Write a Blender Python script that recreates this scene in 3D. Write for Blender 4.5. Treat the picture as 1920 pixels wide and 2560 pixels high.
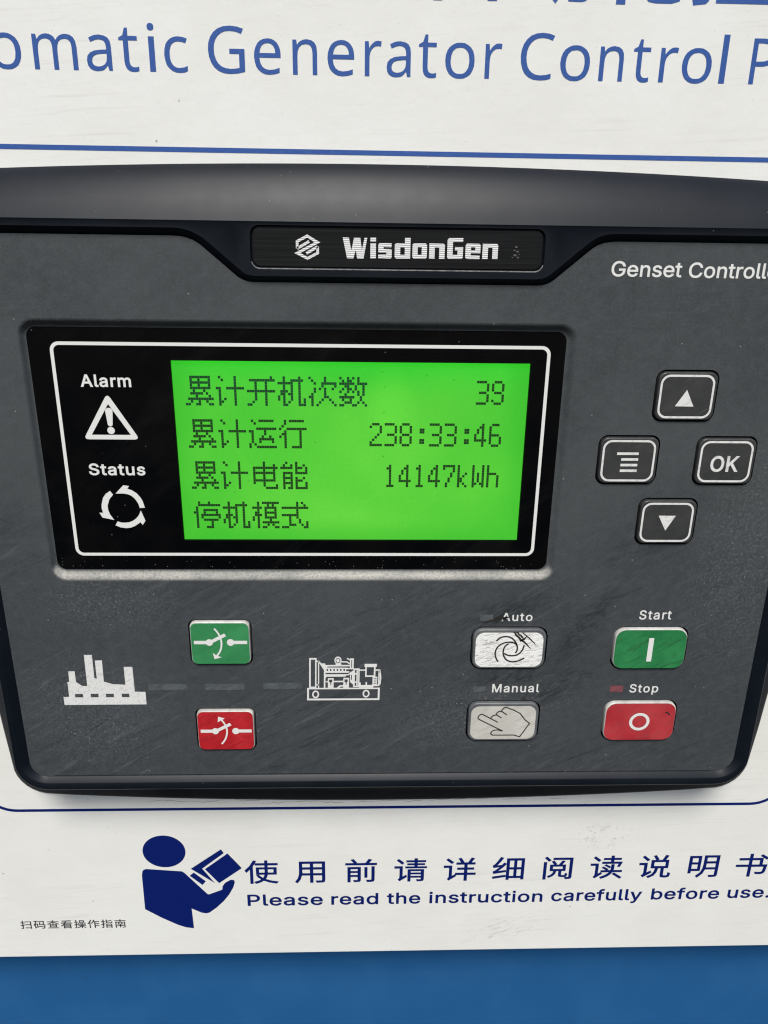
import bpy, bmesh, math, random
from mathutils import Vector, Matrix, geometry
import numpy as np

# ------------------------------------------------------------------ scene, camera, world, sun
for o in list(bpy.data.objects):
    bpy.data.objects.remove(o)
scene = bpy.context.scene
COL = scene.collection
MM = 0.001                       # drawing units are millimetres: u to the right, w up, z out of the panel

cam_data = bpy.data.cameras.new('camera')
cam_data.sensor_fit = 'VERTICAL'
cam_data.sensor_height = 24.0
cam_data.lens = 18.75            # phone main lens
cam_data.clip_start = 0.005
cam_data.clip_end = 50.0
cam = bpy.data.objects.new('camera', cam_data)
COL.objects.link(cam)
cam.matrix_world = Matrix(((0.9994403, -0.0028138, -0.0333348, -0.0056740), (-0.0303066, 0.3457574, -0.9378344, -0.1596314), (0.0141646, 0.9383197, 0.3454785, 0.0588049), (0, 0, 0, 1)))
scene.camera = cam

SUN_EL, SUN_AZ = 54.0, 184.0     # degrees; azimuth 180 = straight in front of the panel (-Y)
world = bpy.data.worlds.new('World')
scene.world = world
world.use_nodes = True
wn = world.node_tree
sky = wn.nodes.new('ShaderNodeTexSky')
sky.sky_type = 'NISHITA'
sky.sun_disc = False
sky.sun_elevation = math.radians(SUN_EL)
sky.sun_rotation = math.radians(SUN_AZ)
sky.air_density = 1.0
sky.dust_density = 2.0
sky.ozone_density = 1.0
bg = wn.nodes['Background']
wn.links.new(sky.outputs[0], bg.inputs[0])
bg.inputs[1].default_value = 0.05

sun_data = bpy.data.lights.new('sun', 'SUN')
sun_data.energy = 1.5
sun_data.angle = math.radians(20)
sun_data.color = (1.0, 0.975, 0.93)
sun = bpy.data.objects.new('sun', sun_data)
COL.objects.link(sun)
el, az = math.radians(SUN_EL), math.radians(SUN_AZ)
to_sun = Vector((math.sin(az) * math.cos(el), math.cos(az) * math.cos(el), math.sin(el)))
sun.rotation_euler = to_sun.to_track_quat('Z', 'Y').to_euler()
sun.location = to_sun * 2

scene.cycles.filter_width = 1.2
vs = scene.view_settings
vs.view_transform = 'Standard'
vs.look = 'None'
vs.gamma = 1.0
vs.use_curve_mapping = False
vs.exposure = 1.28
EXPO = 2.0 ** vs.exposure

# ------------------------------------------------------------------ material helpers
class NT:
    def __init__(self, name, rough=0.5, spec=0.5):
        self.m = bpy.data.materials.new(name)
        self.m.use_nodes = True
        self.t = self.m.node_tree
        self.b = self.t.nodes['Principled BSDF']
        self.b.inputs['Roughness'].default_value = rough
        self.b.inputs['Specular IOR Level'].default_value = spec
        self._p = None
    def n(self, kind, **kw):
        x = self.t.nodes.new(kind)
        for k, v in kw.items():
            setattr(x, k, v)
        return x
    def link(self, a, b):
        self.t.links.new(a, b)
    def put(self, sock, v):
        if hasattr(v, 'links'):
            self.link(v, sock)
        elif isinstance(v, (tuple, list)) and len(v) == 3 and sock.type == 'RGBA':
            sock.default_value = (*v, 1)
        else:
            sock.default_value = v
    def pos(self):                       # millimetres
        if self._p is None:
            g = self.n('ShaderNodeNewGeometry')
            s = self.n('ShaderNodeVectorMath', operation='SCALE')
            self.link(g.outputs['Position'], s.inputs[0])
            s.inputs['Scale'].default_value = 1000.0
            self._p = s.outputs[0]
        return self._p
    def map(self, rot=0.0, scale=(1, 1, 1), loc=(0, 0, 0), at=None):
        """turn about the panel's normal by rot degrees, then scale the axes"""
        v = self.pos()
        if at is not None:
            s = self.n('ShaderNodeVectorMath', operation='SUBTRACT')
            self.link(v, s.inputs[0]); s.inputs[1].default_value = at
            v = s.outputs[0]
        r = self.n('ShaderNodeVectorRotate', rotation_type='Y_AXIS')
        self.link(v, r.inputs['Vector'])
        r.inputs['Angle'].default_value = math.radians(rot)
        m = self.n('ShaderNodeVectorMath', operation='MULTIPLY')
        self.link(r.outputs[0], m.inputs[0]); m.inputs[1].default_value = scale
        a = self.n('ShaderNodeVectorMath', operation='ADD')
        self.link(m.outputs[0], a.inputs[0]); a.inputs[1].default_value = loc
        return a.outputs[0]
    def noise(self, vec=None, scale=1.0, detail=3.0, rough=0.55, dist=0.0):
        x = self.n('ShaderNodeTexNoise')
        self.link(vec if vec is not None else self.pos(), x.inputs['Vector'])
        x.inputs['Scale'].default_value = scale
        x.inputs['Detail'].default_value = detail
        x.inputs['Roughness'].default_value = rough
        x.inputs['Distortion'].default_value = dist
        return x.outputs[0]
    def voro(self, vec=None, scale=1.0, rnd=1.0):
        x = self.n('ShaderNodeTexVoronoi')
        self.link(vec if vec is not None else self.pos(), x.inputs['Vector'])
        x.inputs['Scale'].default_value = scale
        x.inputs['Randomness'].default_value = rnd
        return x
    def rng(self, v, a, b, c=0.0, d=1.0, smooth=True):
        x = self.n('ShaderNodeMapRange', interpolation_type='SMOOTHSTEP' if smooth else 'LINEAR')
        self.link(v, x.inputs[0])
        for i, q in enumerate((a, b, c, d)):
            x.inputs[1 + i].default_value = q
        return x.outputs[0]
    def math(self, op, a, b=None):
        x = self.n('ShaderNodeMath', operation=op)
        self.put(x.inputs[0], a)
        if b is not None:
            self.put(x.inputs[1], b)
        return x.outputs[0]
    def mix(self, f, a, b):
        x = self.n('ShaderNodeMix', data_type='RGBA')
        self.put(x.inputs[0], f); self.put(x.inputs[6], a); self.put(x.inputs[7], b)
        return x.outputs[2]
    def blob(self, u, w, ru, rw, rot=0.0):
        """soft round mask about a point of the panel"""
        v = self.map(rot, (1 / ru, 0, 1 / rw), at=(u, 0, w))
        l = self.n('ShaderNodeVectorMath', operation='LENGTH')
        self.link(v, l.inputs[0])
        return self.rng(l.outputs['Value'], 1.0, 0.2, 0.0, 1.0)
    def color(self, v):
        self.put(self.b.inputs['Base Color'], v)
    def rough(self, v):
        self.put(self.b.inputs['Roughness'], v)
    def bump(self, h, strength=0.2, dist=0.05):
        x = self.n('ShaderNodeBump')
        x.inputs['Strength'].default_value = strength
        x.inputs['Distance'].default_value = dist * MM
        self.link(h, x.inputs['Height'])
        self.link(x.outputs[0], self.b.inputs['Normal'])
    def specks(self, scale, size, keep):
        """mask of sparse dust specks"""
        vo = self.voro(scale=scale)
        near = self.rng(vo.outputs['Distance'], size, size * 0.5)
        pick = self.math('GREATER_THAN', self.n_sep(vo.outputs['Color']), 1 - keep)
        return self.math('MULTIPLY', near, pick)
    def sepz(self):
        s = self.n('ShaderNodeSeparateXYZ')
        self.link(self.pos(), s.inputs[0])
        return s.outputs[2]
    def n_sep(self, c):
        s = self.n('ShaderNodeSeparateColor')
        self.link(c, s.inputs[0])
        return s.outputs[0]

def lin(r, g, b):
    f = lambda c: (c / 12.92 if c <= 0.04045 else ((c + 0.055) / 1.055) ** 2.4)
    return tuple(f(c / 255) for c in (r, g, b))

M = {}
# white lacquered sign with wiped streaks and grime
t = NT('sign_white', 0.4, 0.4)
st = t.noise(t.map(3, (0.016, 1, 0.9)), 1.0, 7, 0.7)
st2 = t.noise(t.map(7, (0.03, 1, 1.7)), 1.0, 6, 0.74)
big = t.noise(scale=0.035, detail=4)
c = t.mix(t.rng(big, 0.35, 0.7), (0.775, 0.77, 0.725), (0.742, 0.735, 0.68))
zone = t.rng(t.noise(scale=0.05, detail=3), 0.42, 0.62)
c = t.mix(t.math('MULTIPLY', t.math('MULTIPLY', t.rng(st, 0.52, 0.70), zone), 0.34), c, (0.50, 0.475, 0.41))
c = t.mix(t.math('MULTIPLY', t.rng(st2, 0.55, 0.72), 0.22), c, (0.50, 0.48, 0.43))
c = t.mix(t.math('MULTIPLY', t.rng(t.noise(scale=1.7, detail=6, rough=0.7), 0.55, 0.75), 0.16), c, (0.40, 0.37, 0.32))
c = t.mix(t.math('MULTIPLY', t.specks(0.16, 0.055, 0.5), 0.75), c, (0.22, 0.20, 0.17))
c = t.mix(t.math('MULTIPLY', t.specks(0.45, 0.07, 0.25), 0.35), c, (0.30, 0.28, 0.24))
gr = t.math('MULTIPLY', t.blob(62, -98, 12, 7), t.rng(t.noise(scale=0.8, detail=6, rough=0.7), 0.52, 0.7))
gr2 = t.math('MULTIPLY', t.blob(36, -131, 16, 6, 15), t.rng(t.noise(t.map(20, (0.25, 1, 1.2)), 1.0, 6, 0.7), 0.5, 0.68))
c = t.mix(t.math('MULTIPLY', t.math('MAXIMUM', gr, gr2), 0.5), c, (0.27, 0.26, 0.24))
t.color(c)
t.rough(t.rng(st, 0.3, 0.8, 0.28, 0.5))
t.bump(t.noise(scale=0.05, detail=5, rough=0.6), 0.5, 0.5)
M['sign'] = t.m

def ink(name, col, wear=(0.6, 0.78), amt=0.35, wearcol=(0.55, 0.54, 0.50), rough=0.42, rot=28):
    t = NT(name, rough, 0.4)
    w1 = t.noise(t.map(rot, (0.35, 1, 2.2)), 1.0, 6, 0.7)
    w2 = t.noise(scale=1.1, detail=5, rough=0.7)
    f = t.math('MULTIPLY', t.rng(t.math('MULTIPLY', t.math('ADD', w1, w2), 0.5), wear[0] - 0.08, wear[1] - 0.08), amt)
    t.color(t.mix(f, col, wearcol))
    M[name] = t.m
ink('ink_navy_glare', (0.028, 0.085, 0.30), (0.58, 0.74), 0.30, (0.10, 0.18, 0.42), 0.4, 5)  # the navy print lightened, with sky glare mixed into the colour
ink('ink_navy', (0.0022, 0.011, 0.115), (0.60, 0.8), 0.25, (0.03, 0.05, 0.18), 0.4, 5)
ink('ink_black', (0.010, 0.010, 0.020), (0.52, 0.70), 0.35, (0.25, 0.24, 0.22), 0.5, 5)
ink('ink_white', (0.72, 0.715, 0.68), (0.60, 0.78), 0.30, (0.42, 0.41, 0.39))
ink('ink_worn', (0.70, 0.695, 0.665), (0.56, 0.72), 0.50, (0.30, 0.30, 0.29), 0.42, 32)
ink('ink_glass', (0.74, 0.735, 0.70), (0.66, 0.8), 0.15, (0.55, 0.54, 0.5))
ink('ink_dark', (0.028, 0.027, 0.027), (0.6, 0.8), 0.3, (0.12, 0.12, 0.11))

# blue painted cabinet
t = NT('cabinet_blue', 0.38, 0.5)
a = t.noise(scale=0.06, detail=4)
c = t.mix(t.rng(a, 0.35, 0.7), (0.017, 0.098, 0.255), (0.021, 0.108, 0.272))
c = t.mix(t.math('MULTIPLY', t.rng(t.noise(scale=0.35, detail=6, rough=0.7), 0.58, 0.75), 0.35), c, (0.010, 0.050, 0.14))
c = t.mix(t.math('MULTIPLY', t.specks(0.25, 0.06, 0.3), 0.6), c, (0.12, 0.2, 0.33))
t.color(c)
t.bump(t.noise(scale=0.8, detail=3), 0.10, 0.05)
M['cabinet'] = t.m

# textured black plastic of the housing
t = NT('housing_plastic', 0.42, 0.22)
g = t.noise(scale=4.6, detail=2, rough=0.6)
big = t.noise(scale=0.08, detail=4)
c = t.mix(t.rng(big, 0.35, 0.7), (0.0035, 0.0058, 0.0098), (0.0058, 0.0082, 0.0125))
c = t.mix(t.math('MULTIPLY', t.specks(0.5, 0.07, 0.28), 0.55), c, (0.22, 0.22, 0.21))
t.color(c)
t.rough(t.rng(t.noise(scale=0.25, detail=3), 0.3, 0.75, 0.405, 0.425))
t.bump(g, 0.30, 0.02)
M['housing'] = t.m

# dark grey membrane face with dusty wipe marks
def faceplate(name, dusty=False):
    t = NT(name, 0.5, 0.42)
    big = t.noise(scale=0.035, detail=4)
    mot = t.noise(scale=0.45, detail=6, rough=0.68)
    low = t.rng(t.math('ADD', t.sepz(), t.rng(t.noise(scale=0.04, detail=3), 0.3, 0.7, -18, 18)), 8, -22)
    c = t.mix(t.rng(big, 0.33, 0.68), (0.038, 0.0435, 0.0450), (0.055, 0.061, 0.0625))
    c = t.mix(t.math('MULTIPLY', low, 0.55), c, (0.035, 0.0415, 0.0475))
    c = t.mix(t.rng(mot, 0.38, 0.70, 0.0, 0.45), c, (0.070, 0.077, 0.080))
    # rubbed smears run up to the right, mostly in the lower half
    sa = t.noise(t.map(27, (0.028, 1, 0.20)), 1.0, 9, 0.74, 1.6)
    sb = t.noise(t.map(33, (0.05, 1, 0.75)), 1.0, 8, 0.76, 1.0)
    sc = t.noise(t.map(3, (0.02, 1, 1.3)), 1.0, 5, 0.65)
    amt = t.math('MULTIPLY', t.rng(low, 0, 1, 0.22, 1.0), t.rng(t.noise(scale=0.028, detail=3), 0.38, 0.62, 0.30, 1.0))
    c = t.mix(t.math('MULTIPLY', t.math('MULTIPLY', t.rng(sa, 0.50, 0.66), amt), 0.85), c, (0.018, 0.022, 0.026))
    c = t.mix(t.math('MULTIPLY', t.math('MULTIPLY', t.rng(sb, 0.53, 0.70), amt), 0.75), c, (0.115, 0.121, 0.124))
    c = t.mix(t.math('MULTIPLY', t.rng(sc, 0.54, 0.72), 0.20), c, (0.090, 0.097, 0.099))
    c = t.mix(t.rng(t.noise(scale=2.3, detail=4, rough=0.7), 0.42, 0.70, 0.0, 0.40), c, (0.088, 0.094, 0.096))
    haze = t.math('MAXIMUM', t.blob(-66, -50, 22, 22), t.math('MAXIMUM', t.blob(80, -10, 18, 40), t.math('MAXIMUM', t.blob(24, -50, 34, 11, 14), t.blob(-60, -22, 22, 10))))
    fine = t.rng(t.noise(scale=1.5, detail=7, rough=0.78), 0.46, 0.70)
    c = t.mix(t.math('MULTIPLY', t.math('MULTIPLY', haze, fine), 0.62), c, (0.165, 0.168, 0.168))
    c = t.mix(t.math('MULTIPLY', t.specks(0.42, 0.07, 0.22), 0.75), c, (0.33, 0.335, 0.335))
    c = t.mix(t.math('MULTIPLY', t.math('MULTIPLY', t.specks(1.0, 0.12, 0.50), haze), 0.9), c, (0.40, 0.40, 0.38))
    sm = t.math('MULTIPLY', t.math('MAXIMUM', t.math('MAXIMUM', t.blob(27, -24.2, 14, 5.0, 18), t.blob(38, -45, 20, 5, 30)), t.math('MAXIMUM', t.blob(30, -40.4, 15, 3.6, 6), t.blob(46, -28, 20, 4.5, 58))),
                t.rng(t.noise(t.map(36, (0.3, 1, 1.0)), 1.0, 8, 0.75, 0.8), 0.40, 0.64))
    c = t.mix(t.math('MULTIPLY', sm, 0.80), c, (0.016, 0.018, 0.020))
    if dusty:
        g = t.n('ShaderNodeNewGeometry')
        s = t.n('ShaderNodeSeparateXYZ')
        t.link(g.outputs['Normal'], s.inputs[0])
        up = t.rng(s.outputs[2], 0.10, 0.42)
        d = t.rng(t.noise(scale=1.9, detail=6, rough=0.8), 0.32, 0.62, 0.30, 1.0)
        side = t.rng(t.noise(scale=0.06, detail=3), 0.35, 0.65, 0.55, 1.0)
        c = t.mix(t.math('MULTIPLY', t.math('MULTIPLY', up, d), side), c, (0.33, 0.315, 0.275))
    t.color(c)
    t.rough(t.rng(sa, 0.3, 0.75, 0.42, 0.60))
    t.bump(t.noise(scale=3.0, detail=3), 0.35, 0.03)
    M[name] = t.m
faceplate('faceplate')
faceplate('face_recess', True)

t = NT('gap_black', 0.6, 0.2); t.color((0.004, 0.0045, 0.006)); M['gap'] = t.m

def cap(name, a, b, rough=0.45, streak=0.5, dark=(0.02, 0.02, 0.02)):
    t = NT(name, rough, 0.45)
    n1 = t.noise(scale=0.13, detail=4, rough=0.6)
    n2 = t.noise(t.map(32, (0.2, 1, 0.9)), 1.0, 7, 0.74, 0.8)
    c = t.mix(t.rng(n1, 0.35, 0.68), a, b)
    c = t.mix(t.math('MULTIPLY', t.rng(n2, 0.46, 0.68), streak), c, dark)
    n3 = t.noise(t.map(28, (0.12, 1, 2.6)), 1.0, 7, 0.8, 0.6)
    c = t.mix(t.math('MULTIPLY', t.rng(n3, 0.56, 0.66), 0.30), c, tuple(0.5 * x + 0.10 for x in a))
    t.color(c)
    t.bump(t.noise(scale=1.5, detail=4), 0.15, 0.05)
    M[name] = t.m
cap('cap_green', (0.019, 0.165, 0.052), (0.032, 0.225, 0.074), rough=0.32, streak=0.75, dark=(0.018, 0.10, 0.035))
cap('cap_green_pale', (0.034, 0.215, 0.074), (0.050, 0.275, 0.100), rough=0.32, streak=0.5, dark=(0.03, 0.17, 0.06))
cap('cap_red', (0.40, 0.014, 0.019), (0.50, 0.024, 0.030), rough=0.32, streak=0.65, dark=(0.26, 0.012, 0.02))
cap('cap_red_dull', (0.37, 0.024, 0.032), (0.47, 0.046, 0.052), rough=0.32, streak=0.75, dark=(0.30, 0.055, 0.06))
cap('cap_dark', (0.033, 0.0345, 0.0345), (0.044, 0.045, 0.044), rough=0.34, streak=0.35, dark=(0.070, 0.068, 0.064))
cap('cap_side', (0.58, 0.57, 0.53), (0.42, 0.41, 0.38), 0.35, 0.4, (0.14, 0.13, 0.12))
cap('cap_side_grey', (0.095, 0.10, 0.105), (0.13, 0.135, 0.135), 0.35, 0.3, (0.05, 0.05, 0.05))
cap('cap_cream', (0.50, 0.485, 0.43), (0.57, 0.555, 0.50), 0.45, 0.5, (0.36, 0.34, 0.29))

# the much-scratched white key
t = NT('cap_scratched', 0.42, 0.45)
s1 = t.noise(t.map(13, (0.40, 1, 3.2)), 1.0, 6, 0.8, 1.0)
s2 = t.noise(t.map(24, (0.5, 1, 2.2)), 1.0, 6, 0.75)
c = t.mix(t.math('MULTIPLY', t.rng(s1, 0.51, 0.59), 0.75), (0.84, 0.835, 0.80), (0.25, 0.24, 0.205))
c = t.mix(t.math('MULTIPLY', t.rng(s2, 0.56, 0.66), 0.6), c, (0.30, 0.28, 0.22))
t.color(c); t.bump(s1, 0.3, 0.06)
M['cap_scratched'] = t.m

# nameplate and its bright-cut letters
t = NT('nameplate_black', 0.38, 0.22)
br = t.noise(t.map(0, (0.03, 1, 5.0)), 1.0, 4, 0.6)
t.color(t.mix(t.rng(br, 0.3, 0.75), (0.004, 0.0045, 0.005), (0.011, 0.0115, 0.012)))
t.rough(t.rng(br, 0.3, 0.7, 0.30, 0.48)); t.bump(br, 0.2, 0.02)
M['nameplate'] = t.m
t = NT('etched_metal', 0.34, 0.5)
wv = t.n('ShaderNodeTexWave', wave_type='BANDS', bands_direction='Z')
t.link(t.map(3), wv.inputs['Vector'])
wv.inputs['Scale'].default_value = 0.92
wv.inputs['Distortion'].default_value = 1.2
wv.inputs['Detail Scale'].default_value = 0.5
t.color(t.mix(t.rng(wv.outputs['Fac'], 0.25, 0.7), (0.42, 0.41, 0.40), (0.95, 0.945, 0.92)))
t.b.inputs['Metallic'].default_value = 0.1
t.bump(wv.outputs['Fac'], 0.4, 0.04)
M['etched'] = t.m
t = NT('worn_metal', 0.5, 0.4); t.color((0.10, 0.095, 0.09)); M['worn'] = t.m

# display: black mask, lcd backlight, lcd dots, front pane
t = NT('display_mask', 0.5, 0.03)
c = t.mix(t.rng(t.noise(scale=0.12, detail=4), 0.4, 0.7), (0.0015, 0.0018, 0.0024), (0.003, 0.003, 0.0032))
c = t.mix(t.math('MULTIPLY', t.specks(0.55, 0.075, 0.20), 0.6), c, (0.26, 0.26, 0.25))
c = t.mix(t.math('MULTIPLY', t.math('MULTIPLY', t.specks(1.3, 0.13, 0.55), t.rng(t.sepz(), -9.5, -14.0)), 0.8), c, (0.36, 0.34, 0.30))
c = t.mix(t.math('MULTIPLY', t.rng(t.noise(t.map(38, (0.03, 1, 0.12)), 1.0, 6, 0.7, 1.0), 0.50, 0.75), 0.35), c, (0.012, 0.012, 0.0115))
c = t.mix(t.math('MULTIPLY', t.specks(1.5, 0.10, 0.14), 0.20), c, (0.10, 0.10, 0.10))
t.color(c)
M['mask'] = t.m

def screen(name, a, b, edge):
    t = NT(name, 0.5, 0.2)
    t.color((0.01, 0.02, 0.01))
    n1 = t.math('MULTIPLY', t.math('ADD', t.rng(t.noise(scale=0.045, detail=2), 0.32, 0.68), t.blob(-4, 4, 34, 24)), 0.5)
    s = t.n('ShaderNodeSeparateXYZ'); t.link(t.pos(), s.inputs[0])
    top = t.rng(s.outputs[2], 22.0, 32.5)                 # greener towards the upper edge
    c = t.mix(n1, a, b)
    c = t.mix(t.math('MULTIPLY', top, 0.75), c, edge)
    c = t.mix(t.math('MULTIPLY', t.blob(1, 22, 7, 10), 0.35), c, tuple(min(1, x * 1.25) for x in b))  # reflection on the display painted into the emission as a brighter patch
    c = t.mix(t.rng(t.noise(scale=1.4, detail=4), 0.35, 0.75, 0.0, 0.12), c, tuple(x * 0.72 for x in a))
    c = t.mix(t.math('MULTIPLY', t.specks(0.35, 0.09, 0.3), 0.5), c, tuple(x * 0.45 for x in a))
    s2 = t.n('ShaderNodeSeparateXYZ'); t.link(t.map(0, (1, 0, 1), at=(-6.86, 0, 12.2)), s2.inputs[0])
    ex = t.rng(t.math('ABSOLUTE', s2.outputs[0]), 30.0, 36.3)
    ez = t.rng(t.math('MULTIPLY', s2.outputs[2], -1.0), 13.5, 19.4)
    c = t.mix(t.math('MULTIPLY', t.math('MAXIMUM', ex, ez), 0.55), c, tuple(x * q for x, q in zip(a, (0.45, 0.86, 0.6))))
    t.put(t.b.inputs['Emission Color'], c)
    t.b.inputs['Emission Strength'].default_value = 0.97 / EXPO
    M[name] = t.m
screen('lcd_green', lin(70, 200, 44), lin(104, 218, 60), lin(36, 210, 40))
def dots(name, a):
    t = NT(name, 0.5, 0.2)
    t.color((0.008, 0.014, 0.008))
    t.put(t.b.inputs['Emission Color'], t.mix(t.rng(t.noise(scale=1.8, detail=3), 0.35, 0.7), a, tuple(x * 1.9 for x in a)))
    t.b.inputs['Emission Strength'].default_value = 0.8 / EXPO
    M[name] = t.m
dots('lcd_dot', lin(12, 46, 8))
dots('lcd_dot_teal', lin(4, 54, 26))

m = bpy.data.materials.new('display_pane'); m.use_nodes = True
tt = m.node_tree; tt.nodes.remove(tt.nodes['Principled BSDF'])
tr = tt.nodes.new('ShaderNodeBsdfTransparent'); gl = tt.nodes.new('ShaderNodeBsdfGlossy'); fr = tt.nodes.new('ShaderNodeLayerWeight'); mx = tt.nodes.new('ShaderNodeMixShader')
gl.inputs['Roughness'].default_value = 0.08; pw = tt.nodes.new('ShaderNodeMath'); pw.operation = 'POWER'; pw.inputs[1].default_value = 5.0
ma = tt.nodes.new('ShaderNodeMath'); ma.operation = 'MULTIPLY_ADD'; ma.inputs[1].default_value = 0.95; ma.inputs[2].default_value = 0.014
tt.links.new(fr.outputs['Facing'], pw.inputs[0]); tt.links.new(pw.outputs[0], ma.inputs[0])
tt.links.new(ma.outputs[0], mx.inputs[0]); tt.links.new(tr.outputs[0], mx.inputs[1]); tt.links.new(gl.outputs[0], mx.inputs[2])
tt.links.new(mx.outputs[0], tt.nodes['Material Output'].inputs[0])
M['pane'] = m

def lamp(name, a):
    t = NT(name, 0.45, 0.4)
    t.color(t.mix(t.rng(t.noise(t.map(25, (0.3, 1, 1.2)), 1.0, 5, 0.65), 0.35, 0.7), a, tuple(x * 0.6 for x in a)))
    M[name] = t.m
lamp('lamp_grey', (0.098, 0.112, 0.114)); lamp('lamp_dark', (0.092, 0.104, 0.110)); lamp('lamp_red', (0.21, 0.068, 0.080))
t = NT('scuff_rubber', 0.7, 0.2); t.color((0.022, 0.021, 0.019)); M['scuff'] = t.m
t = NT('pale_edge', 0.45, 0.4); t.color(t.mix(t.rng(t.noise(scale=1.2, detail=4), 0.3, 0.7), (0.30, 0.29, 0.27), (0.14, 0.135, 0.13))); M['pale_edge'] = t.m  # mottled pale grey for the strip along the pocket's lower lip
t = NT('residue', 0.7, 0.2); t.color((0.36, 0.345, 0.31)); M['residue'] = t.m

# ------------------------------------------------------------------ geometry helpers
def V(u, w, z):
    return (u * MM, -z * MM, w * MM)

def tag(o, label=None, cat=None, group=None, kind=None):
    if label: o['label'] = label
    if cat: o['category'] = cat
    if group: o['group'] = group
    if kind: o['kind'] = kind
    return o

def empty(name, u, w, z, label, cat):
    o = bpy.data.objects.new(name, None)
    o.empty_display_size = 0.02
    COL.objects.link(o)
    o.location = V(u, w, z)
    return tag(o, label, cat)

def origin(o):
    p = Vector((0, 0, 0))
    while o is not None:
        p += o.location
        o = o.parent
    return p

class MB:
    """collects vertices (u, w, z in mm) and faces into one mesh"""
    def __init__(self):
        self.v, self.f = [], []
    def add(self, verts, faces):
        k = len(self.v)
        self.v += verts
        self.f += [tuple(i + k for i in f) for f in faces]
    def quad(self, u0, w0, u1, w1, z):
        self.add([(u0, w0, z), (u1, w0, z), (u1, w1, z), (u0, w1, z)], [(0, 1, 2, 3)])
    def fill(self, contours, z):
        vs_, fs_ = fill2d(contours)
        self.add([(a, b, z) for a, b in vs_], fs_)
    def band(self, loopa, loopb, closed=True):
        """quads from loopa (inner) to loopb (outer), both counter-clockwise"""
        n = len(loopa); k = len(self.v)
        self.v += list(loopa) + list(loopb)
        for i in range(n if closed else n - 1):
            j = (i + 1) % n
            self.f.append((k + i, k + n + i, k + n + j, k + j))
    def build(self, name, mat, parent=None, smooth=None):
        off = origin(parent) if parent else Vector((0, 0, 0))
        me = bpy.data.meshes.new(name)
        me.from_pydata([tuple(Vector(V(*p)) - off) for p in self.v], [], self.f)
        me.validate()
        if smooth:
            bm = bmesh.new(); bm.from_mesh(me)
            bmesh.ops.remove_doubles(bm, verts=bm.verts, dist=1e-6)
            bm.to_mesh(me); bm.free()
            for p in me.polygons: p.use_smooth = True
            me.set_sharp_from_angle(angle=math.radians(smooth))
        me.materials.append(M[mat])
        o = bpy.data.objects.new(name, me)
        COL.objects.link(o)
        o.parent = parent
        return o

def area(p):
    return 0.5 * sum(p[i][0] * p[(i + 1) % len(p)][1] - p[(i + 1) % len(p)][0] * p[i][1] for i in range(len(p)))
def ccw(p): return list(p) if area(p) > 0 else list(p)[::-1]
def cw(p): return ccw(p)[::-1]

def fill2d(contours):
    """triangulate the area inside the contours (non-zero winding, so holes run the other way round)"""
    verts, edges = [], []
    for c in contours:
        k = len(verts); n = len(c)
        verts += [Vector(p) for p in c]
        edges += [(k + i, k + (i + 1) % n) for i in range(n)]
    ov, oe, of, *_ = geometry.delaunay_2d_cdt(verts, edges, [], 0, 1e-5)
    P = np.array([(p[0], p[1]) for p in ov])
    F = np.array([f for f in of if len(f) == 3])
    C = P[F].mean(axis=1)
    wind = np.zeros(len(C), int)
    for c in contours:
        a = np.array(c, float); b = np.roll(a, -1, axis=0)
        for (x0, y0), (x1, y1) in zip(a, b):
            if y0 == y1: continue
            left = (x1 - x0) * (C[:, 1] - y0) - (C[:, 0] - x0) * (y1 - y0)
            if y0 < y1:
                wind += ((C[:, 1] >= y0) & (C[:, 1] < y1) & (left > 0)).astype(int)
            else:
                wind -= ((C[:, 1] >= y1) & (C[:, 1] < y0) & (left < 0)).astype(int)
    tri = F[wind != 0]
    used = np.unique(tri)
    idx = {int(v): i for i, v in enumerate(used)}
    out = []
    for t_ in tri:
        p, q, r_ = P[t_]
        s = (q[0] - p[0]) * (r_[1] - p[1]) - (r_[0] - p[0]) * (q[1] - p[1])
        t_ = [idx[int(x)] for x in t_]
        out.append(tuple(t_) if s > 0 else tuple(t_[::-1]))
    return [tuple(P[i]) for i in used], out

def rrect(u0, w0, u1, w1, r, n=6):
    pts = []
    for cu, cw_, a0 in ((u1 - r, w0 + r, -90), (u1 - r, w1 - r, 0), (u0 + r, w1 - r, 90), (u0 + r, w0 + r, 180)):
        for i in range(n + 1):
            a = math.radians(a0 + 90 * i / n)
            pts.append((cu + r * math.cos(a), cw_ + r * math.sin(a)))
    return pts
def rbox(cu, cw_, du, dw, r, n=6): return rrect(cu - du / 2, cw_ - dw / 2, cu + du / 2, cw_ + dw / 2, r, n)
def ellipse(cu, cw_, ru, rw, n=28): return [(cu + ru * math.cos(2 * math.pi * i / n), cw_ + rw * math.sin(2 * math.pi * i / n)) for i in range(n)]
def at(loop, z): return [(p[0], p[1], z) for p in loop]

def stroke(pts, wd, taper=None):
    """ribbon polygon along a polyline"""
    L, R = [], []
    n = len(pts)
    for i in range(n):
        a = Vector(pts[max(i - 1, 0)]); b = Vector(pts[i]); c_ = Vector(pts[min(i + 1, n - 1)])
        d0 = (b - a).normalized() if i > 0 else (c_ - b).normalized()
        d1 = (c_ - b).normalized() if i < n - 1 else d0
        m_ = Vector((-(d0.y + d1.y), d0.x + d1.x))
        m_ = m_.normalized() if m_.length > 1e-6 else Vector((-d0.y, d0.x))
        k = 1 / max(0.45, m_.dot(Vector((-d0.y, d0.x))))
        h = wd / 2 * (taper(i / (n - 1)) if taper else 1) * k
        L.append(tuple(b + m_ * h)); R.append(tuple(b - m_ * h))
    return ccw(L + R[::-1])

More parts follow.
